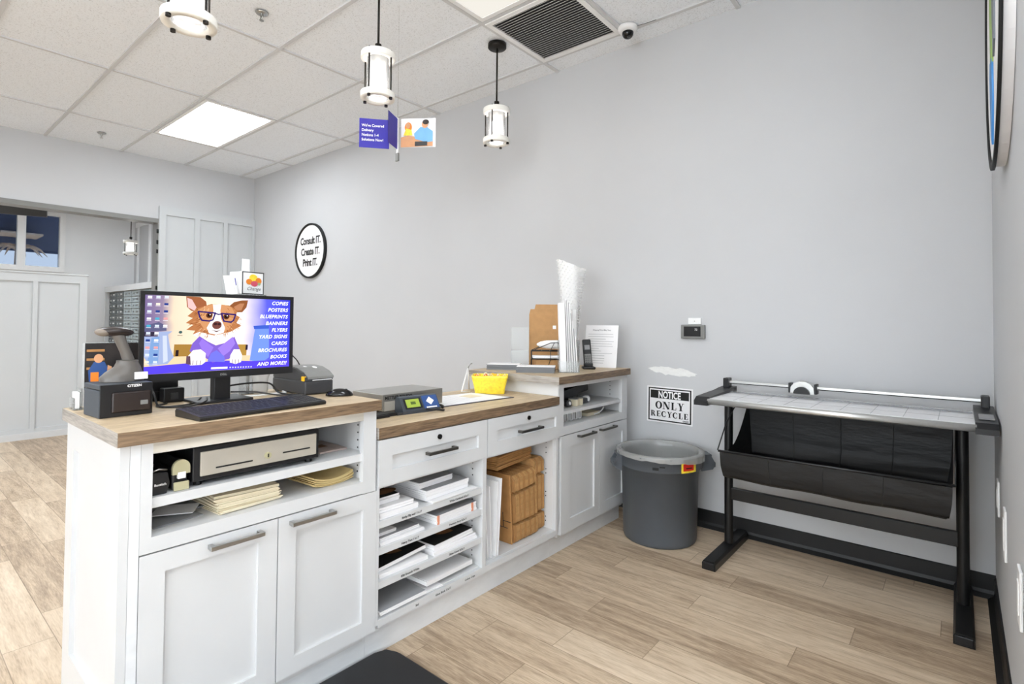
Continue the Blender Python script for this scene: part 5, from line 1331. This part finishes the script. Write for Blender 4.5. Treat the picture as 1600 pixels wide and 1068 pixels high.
def onw(pts, m, d, name='logo_swoosh'):
    mb = MB(); mb.prism(pts, lambda a, b, d_: Vector((XR - .001 - d_, SIGN['cy'] + a, SIGN['cz'] + b)), .026, d + .014); obj(name, mb, m, t)
onw([(.02, -.18), (.12, -.15), (.16, .05), (.10, .20), (.02, .22), (-.02, .0)], M['lime'], .016)
onw([(.04, -.42), (.10, -.38), (.15, -.18), (.13, -.14), (.02, -.16), (-.0, -.3)], M['skyb'], .017)
onw([(-.10, -.15), (-.04, -.18), (.0, .02), (-.02, .22), (-.08, .25), (-.12, .1)], M['lgrey'], .0165)
onw([(.02, .24), (.14, .22), (.14, .40), (.04, .42)], M['lime'], .0162)
for y, z0, z1, lab in ((2.728, .44, .57, 'white wall plate on the right wall nearest the corner'), (2.347, .40, .56, 'middle white wall plate on the right wall'), (1.80, .42, .56, 'white wall plate on the right wall nearest the viewer')):
    t = thing('outlet_plate', (XR - .005, y, z0), lab, 'wall plate')
    obj('plate', MB().box(XR - .007, XR - .0005, y - .035, y + .035, z0, z1, .002), M['white'], t); obj('socket', MB().box(XR - .009, XR - .006, y - .014, y + .014, z0 + .03, z1 - .03, .001), M['white'], t)

# ================================================================== TRASH CAN
cx, cy = -1.252, 2.770
t = thing('trash_can', (cx, cy, 0), 'large grey round recycling bin beside the counter', 'bin')
RB, RT, HT = .192, .213, .455
obj('bin_body', MB().lathe((cx, cy, 0), [(0, .012), (RB - .02, .012), (RB - .01, .0), (RB - .004, .006), (RB, .02), (RT - .012, HT - .070), (RT + .002, HT - .068), (RT + .006, HT - .062), (RT + .006, HT - .012), (RT + .016, HT - .008), (RT + .018, HT + .006), (RT + .002, HT + .008), (RT - .010, HT - .01), (RB - .012, .03), (0, .03)], 64), M['can'], t)
for sgn, lab in ((1, None), (-1, None)):
    hm3 = place((cx, cy, 0), AR + (0 if sgn > 0 else math.pi)); e_ = .075 if sgn > 0 else .046
    mb = MB()
    prof = [(RT + .0, HT - .005), (RT + e_ - .023, HT - .015), (RT + e_, HT - .055), (RT + e_ - .015, HT - .085), (RT + .0, HT - .095)]
    for y in (-.045, .033): mb.prism([(a, b) for a, b in prof], lambda a, b, d: hm3 @ Vector((a, d, b)), y, y + .012)
    mb.box(RT + e_ - .029, RT + e_ + .001, -.045, .045, HT - .075, HT - .045, .006, mt=hm3); mb.box(RT, RT + e_ - .02, -.045, .045, HT - .016, HT - .006, .003, mt=hm3)
    obj('handle', mb, M['can'], t)
# liner folded over the rim
def lin(u, v):
    a = u * 2 * math.pi; wv = math.sin(a * 9 + 1) * .5 + math.sin(a * 17) * .3 + math.sin(a * 31 + 2) * .2
    if v < .45:
        q = v / .45; rr_ = RT + .020 + .004 * wv; lo = HT - .020 + .014 * math.sin(a + 3.4) + .005 * wv; z_ = lo + (HT + .012 - lo) * q
    elif v < .6:
        q = (v - .45) / .15; rr_ = RT + .020 - .034 * q + .003 * wv; z_ = HT + .012 + .006 * math.sin(q * math.pi)
    else:
        q = (v - .6) / .4; rr_ = RT - .014 - .012 * q - .010 * abs(wv) * q; z_ = HT + .012 - .26 * q
    return Vector((cx + rr_ * math.cos(a), cy + rr_ * math.sin(a), z_))
obj('bin_liner', MB().grid(lin, 220, 22), M['liner'], t)
# stickers on the bin collar, following its curve
def oncan(a0, a1, z0, z1, m, name, d=.0012, n=8):
    mb = MB(); r_ = RT + .006 + d
    mb.grid(lambda u, v: Vector((cx + r_ * math.cos(a0 + (a1 - a0) * u), cy + r_ * math.sin(a0 + (a1 - a0) * u), z0 + (z1 - z0) * v)), n, 1); return obj(name, mb, m, t)
ac = math.atan2(-cy, -cx)    # towards the viewer
oncan(ac + .50, ac + .94, HT - .062, HT - .012, M['yellow'], 'warning_sticker', .0018)
oncan(ac + .55, ac + .86, HT - .052, HT - .016, M['red'], 'sticker_picture', .0020)
oncan(ac + .62, ac + .80, HT - .042, HT - .036, M['black'], 'sticker_marks', .0026)
oncan(ac - .16, ac - .02, HT - .050, HT - .036, M['black'], 'moulded_marking', .0012)
oncan(ac + .0, ac + .12, HT - .036, HT - .030, M['black'], 'moulded_marking', .0012)
# ================================================================== ROTARY TRIMMER
t = thing('rotary_trimmer', (-.45, 2.82, 0), 'wide rotary paper trimmer on a black floor stand with a cloth catch', 'paper trimmer')
for x in (-.903, .008):
    lg = obj('leg', MB().cyl((x, 2.82, .03), .0205, .74, 24), M['steelblk'], t, label='round black upright')
    mb = MB(); mb.prism([(-.031, .0), (.031, .0), (.031, .030), (.024, .042), (-.024, .042), (-.031, .030)], lambda a, b, d, x=x: Vector((x + a, d, b)), 2.535, 3.035); obj('foot', mb, M['steelblk'], t)
    obj('foot_cap', MB().box(x - .026, x + .026, 2.528, 2.536, .004, .036, .003), M['bplast'], t)
obj('crossbar', MB().box(-.895, .0, 2.808, 2.832, .262, .322, .004), M['steelblk'], t)
obj('table_top', MB().box(-.91, .046, 2.56, 2.955, .778, .794, .002), mat('trimmer_bed', (226, 226, 228), .4, noise=.03), t)
mb = MB(); mb.tube([(-.912, 2.548, .780), (.048, 2.548, .780)], .0135, 16); obj('front_edge_rail', mb, M['alu'], t)
mb = MB()
for k in range(1, 9): mb.box(-.91 + k * .106, -.9085 + k * .106, 2.57, 2.86, .7941, .7946)
mb.box(-.90, .04, 2.70, 2.7015, .7941, .7946); obj('measuring_lines', mb, M['paperg'], t)
obj('cutting_mat', MB().box(-.90, .04, 2.875, 2.912, .794, .7965), mat('cutting_strip', (176, 176, 196), .3, noise=.03), t)
obj('clamp_plate', MB().box(-.90, .04, 2.83, 2.872, .800, .802), M['clear'], t)
obj('guide_rail', MB().box(-.965, .085, 2.925, 2.947, .832, .848, .003), M['alu'], t)
obj('guide_slot', MB().box(-.965, .085, 2.9235, 2.9252, .833, .837), M['black'], t)
for s, x0_, x1_ in ((0, -.972, -.908), (1, .044, .108)):
    mb = MB(); mb.prism([(2.530, .762), (2.530, .782), (2.56, .800), (2.80, .808), (2.88, .815), (2.965, .818), (2.965, .762)], lambda a, b, d: Vector((d, a, b)), x0_, x1_); ec = obj('end_cap', mb, M['bplast'], t)
    xm = x0_ + .012 if s == 0 else x1_ - .040
    obj('rail_bracket', MB().box(xm, xm + .028, 2.905, 2.962, .80, .862, .004), M['bplast'], t)
    if s == 1: obj('cap_label', MB().box(x0_ + .012, x1_ - .008, 2.62, 2.76, .8045, .8075, mt=Matrix.Identity(4)), M['paperg'], ec)
# cutting head
hd = obj('cutting_head', MB().prism([(-.052, .0), (.052, .0), (.050, .030), (.036, .048), (.014, .058), (-.014, .058), (-.036, .048), (-.050, .030)], lambda a, b, d: Vector((-.585 + a, d, .812 + b)), 2.905, 2.965), M['alu'], t, label='silver cutter carriage')
arc = [(.036 * math.cos(a), .034 * math.sin(a)) for a in [math.pi * i / 14 for i in range(15)]]
obj('blade_knob', MB().prism(arc, lambda a, b, d: Vector((-.585 + a, d, .812 + b)), 2.890, 2.906), M['bplast'], hd)
mb = MB(); mb.box(-.647, -.635, 2.912, 2.96, .812, .860, .002); mb.box(-.535, -.523, 2.912, 2.96, .812, .860, .002); obj('carriage_clip', mb, M['bplast'], hd)
# fabric catch basket
def cat_profile(v):
    # from the back top edge down round and up to the front rod
    P = [(2.952, .765), (2.957, .66), (2.955, .55), (2.93, .485), (2.86, .455), (2.74, .443), (2.62, .440), (2.545, .440), (2.518, .452), (2.508, .50), (2.503, .567)]
    q = v * (len(P) - 1); i = min(int(q), len(P) - 2); f_ = q - i
    return P[i][0] * (1 - f_) + P[i + 1][0] * f_, P[i][1] * (1 - f_) + P[i + 1][1] * f_
XA, XBk = -.842, -.020
def cat(u, v):
    y_, z_ = cat_profile(v); sag = .004 * math.sin(u * math.pi * 5 + 1) * math.sin(v * math.pi)
    pull = .03 * math.sin(math.pi * v) ** 2
    x_ = (XA + pull) + (XBk - XA - 2 * pull) * u
    return Vector((x_, y_ + sag * .5, z_ + sag * .6 + .006 * math.sin(v * 40 + u * 3) * (1 if v < .35 else .2)))
bk = obj('catch_cloth', MB().grid(cat, 60, 50), M['fabric'], t)
for u_, nm_ in ((0, 'side_flap'), (1, 'side_flap')):
    mb = MB(); ctr = Vector((0, 0, 0)); ring = [cat(u_, j / 40) for j in range(41)]; top = []
    for j in range(41):
        q = j / 40; top.append(Vector((ring[0].x, ring[0].y + (ring[-1].y - ring[0].y) * q, .765 + (.567 - .765) * q - .09 * math.sin(q * math.pi))))
    vs = ring + top; mb.add(vs, [[j, j + 1, 41 + j + 1, 41 + j] for j in range(40)], True); obj(nm_, mb, M['fabric'], bk)
mb = MB().tube([(-.848, 2.503, .568), (-.010, 2.503, .574)], .0055, 10); obj('front_rod', mb, M['bplast'], t)
mb = MB()
for k in range(1, 4):
    x = XA + (XBk - XA) * k / 4; mb.tube([cat(k / 4, j / 50) + Vector((0, -.0012 if j < 20 else .0, .0012)) for j in range(2, 51)], .0016, 5)
obj('seam', mb, M['bplast'], t)
for x in (-.850, -.012):
    mb = MB(); mb.tube([(x, 2.50, .572), (x + (.0 if x < -.5 else .0), 2.62, .68), (x, 2.80, .765)], .0028, 6); obj('hanging_cord', mb, M['bplast'], t)
# anti-fatigue mat
mb = MB(); mm = [(-1.50, .10), (-1.50, 1.10), (-1.485, 1.145), (-1.44, 1.165), (-.95, 1.165), (-.90, 1.14), (-.885, 1.09), (-.885, .10)]
mm = [(-1.545, -.3), (-1.545, 1.15), (-1.53, 1.19), (-1.49, 1.205), (-1.01, 1.205), (-.97, 1.19), (-.955, 1.15), (-.955, -.3)]
c0 = Vector((-1.25, .45, 0)); n = len(mm)
mb.add([Vector((a, b, .0005)) for a, b in mm] + [c0 + (Vector((a, b, 0)) - c0) * .975 + Vector((0, 0, .016)) for a, b in mm], [list(range(n))[::-1], list(range(n, 2 * n))] + [[i, (i + 1) % n, n + (i + 1) % n, n + i] for i in range(n)])
obj('floor_mat', mb, M['matblk'], label='black anti-fatigue mat on the floor in front of the counter', cat='mat')

# ================================================================== HANGING CARD MOBILE
mc = Vector((-2.38, 1.86, 2.18))
t = thing('hanging_mobile', mc, 'blue and photo cards hanging as a pinwheel below the middle pendant', 'hanging sign')
def card(a0, L0, L1, z0, z1, front, name):
    d = Vector((math.cos(a0), math.sin(a0), 0)); n_ = Vector((-d.y, d.x, 0)); mb = MB()
    P = lambda l, z, s: mc + d * l + n_ * (s + .003 * ((l - L0) / (L1 - L0)) ** 2) + Vector((0, 0, z))
    mb.grid(lambda u, v: P(L0 + (L1 - L0) * u, z0 + (z1 - z0) * v, .0), 8, 1); mb.grid(lambda u, v: P(L0 + (L1 - L0) * u, z0 + (z1 - z0) * v, .0015), 8, 1)
    o = obj(name, mb, front, t); return o, P
aL = AR + math.pi + R(10)
o, P = card(aL, .045, .205, -.085, .075, M['bluetag'], 'blue_card')
dv = -Vector((math.cos(aL), math.sin(aL), 0))
mb = MB()
for k, s in enumerate(("We've Covered", 'Delivery', 'Notions 1-4', 'Solutions Now!')):
    q = text_mb(s, mc - dv * .192 + Vector((.0, -.0, .030 - k * .026)), dv, (0, 0, 1), .0205, .02, sx=.9, depth=.006); mb.add(q.v, q.f)
obj('lettering', mb, M['inkw'], o)
o, P = card(R(-62), .0, .13, -.085, .085, M['bluetag'], 'blue_card')
aR_ = AR - R(6)
o, P = card(aR_, .02, .215, -.075, .085, M['paper'], 'photo_card')
dr = Vector((math.cos(aR_), math.sin(aR_), 0)); nr = Vector((dr.y, -dr.x, 0))
def onc(pts, m, d): mb = MB(); mb.add([mc + dr * a + nr * d + Vector((0, 0, b)) for a, b in pts], [list(range(len(pts)))]); obj('photo_picture', mb, m, o)
onc([(.02, -.075), (.20, -.070), (.20, -.035), (.06, -.01), (.02, -.02)], M['skin'], .004)
onc(ell(.062, .035, .020, .028), M['orange'], .0045); onc(ell(.060, .045, .012, .016), M['skin'], .005); onc([(.035, -.01), (.085, -.01), (.08, .02), (.05, .03)], M['yellow'], .0048)
onc([(.095, .0), (.13, .035), (.165, .035), (.20, .01), (.20, -.045), (.165, -.05), (.10, -.03)], M['lightblue'], .0052); onc(ell(.155, .050, .017, .022), M['skin'], .0056); onc(ell(.160, .062, .018, .014), M['brown'], .006)
onc([(.10, -.070), (.17, -.068), (.17, -.045), (.10, -.045)], M['gplast'], .0065)
onc([(.202, -.075), (.213, -.075), (.213, .083), (.202, .083)], M['paper'], .0066)
mb = MB().cyl(mc + Vector((0, 0, -.12)), .006, .21, 10); obj('hub_post', mb, M['white'], t)
obj('hub_weight', MB().box(mc.x - .012, mc.x + .012, mc.y - .006, mc.y + .006, mc.z - .15, mc.z - .105, .002), M['mgrey'], t)
mb = MB().tube([mc + Vector((0, 0, .09)), Vector((mc.x, mc.y, H - .003))], .0006, 5); obj('hanging_thread', mb, M['clear'], t)

# ================================================================== FAR ROOM
t = thing('mailbox_bank', (-9.8, 2.8, 0), 'bank of small metal mailboxes in a white frame in the far room', 'mailboxes')
mx0, mx1, mzb, mzt = -11.2, -7.9, .74, 1.60; yf = 2.6
mb = MB(); mb.box(mx0, mx1, yf, YW - .03, mzt, mzt + .09); mb.box(mx0, mx1, yf, YW - .03, mzb - .10, mzb); mb.box(mx0, mx0 + .05, yf, YW - .03, mzb, mzt); mb.box(mx1 - .05, mx1, yf, YW - .03, mzb, mzt); mb.box(mx0, mx1, yf + .08, YW - .03, mzb, mzt)
obj('cabinet_frame', mb, M['cab'], t)
obj('plinth', MB().box(mx0, mx1, yf + .05, YW - .03, 0, mzb - .1), M['gplast'], t)
ncol = 8; nrow = 9; cw = (mx1 - mx0 - .1) / ncol; rh = (mzt - mzb) / nrow
cache = {}
for i in range(ncol):
    for j in range(nrow):
        X = mx0 + .05 + i * cw; Z = mzb + j * rh; key = i >= 2
        if key not in cache:
            base = MB().box(0, cw - .02, 0, .02, 0, rh - .012, .002); o = _mesh('mailbox_door', base, M['boxlt'] if key else M['boxdk'], Matrix.Identity(4))
            lk = _mesh('lock', MB().cyl((cw * .25, -.004, rh * .45), .014, .006, 10, axis='y').box(cw * .55, cw * .75, -.003, 0, rh * .35, rh * .6), M['white'] if not key else M['gplast'], Matrix.Identity(4)); cache[key] = (o, lk)
        o = bpy.data.objects.new('mailbox_door', cache[key][0]); COL.objects.link(o); o.parent = t
        o.matrix_basis = MX[t.name].inverted() @ Matrix.Translation((X + .01, yf + .055, Z + .006)); MX[o.name] = Matrix.Translation((X + .01, yf + .055, Z + .006))
        o2 = bpy.data.objects.new('lock', cache[key][1]); COL.objects.link(o2); o2.parent = o
t = thing('hanging_sign_board', (-8.5, 1.0, 2.4), 'dark sign board with gold lettering hanging in the far room', 'sign')
sm2 = Matrix.Translation((-8.6, 1.30, 2.385)) @ Matrix.Rotation(R(70), 4, 'Z')
obj('sign_board', MB().box(-1.1, .10, -.02, .02, 0, .11, .003, mt=sm2), mat('sign_charcoal', (62, 60, 58), .6, noise=.04), t)
sgn_u = sm2.to_3x3() @ Vector((1, 0, 0))
obj('lettering', text_mb('around the world', sm2 @ Vector((-.85, -.022, .038)), sgn_u, (0, 0, 1), .07, .01), mat('gold_lettering', (196, 170, 110), .5, noise=.03), t)
mb = MB()
for x in (-.9, -.05): mb.tube([sm2 @ Vector((x, 0, .11)), sm2 @ Vector((x, 0, .518))], .003, 6)
obj('hanging_wire', mb, M['chrome'], t)
t = thing('fire_strobe', (-9.6, YW - .03, 2.2), 'small white alarm plate on the far room side wall', 'alarm')
obj('alarm_case', MB().box(-9.75, -9.55, YW - .07, YW - .025, 2.12, 2.32, .008), M['white'], t); obj('alarm_lens', MB().box(-9.70, -9.66, YW - .075, YW - .069, 2.16, 2.28), M['gplast'], t)
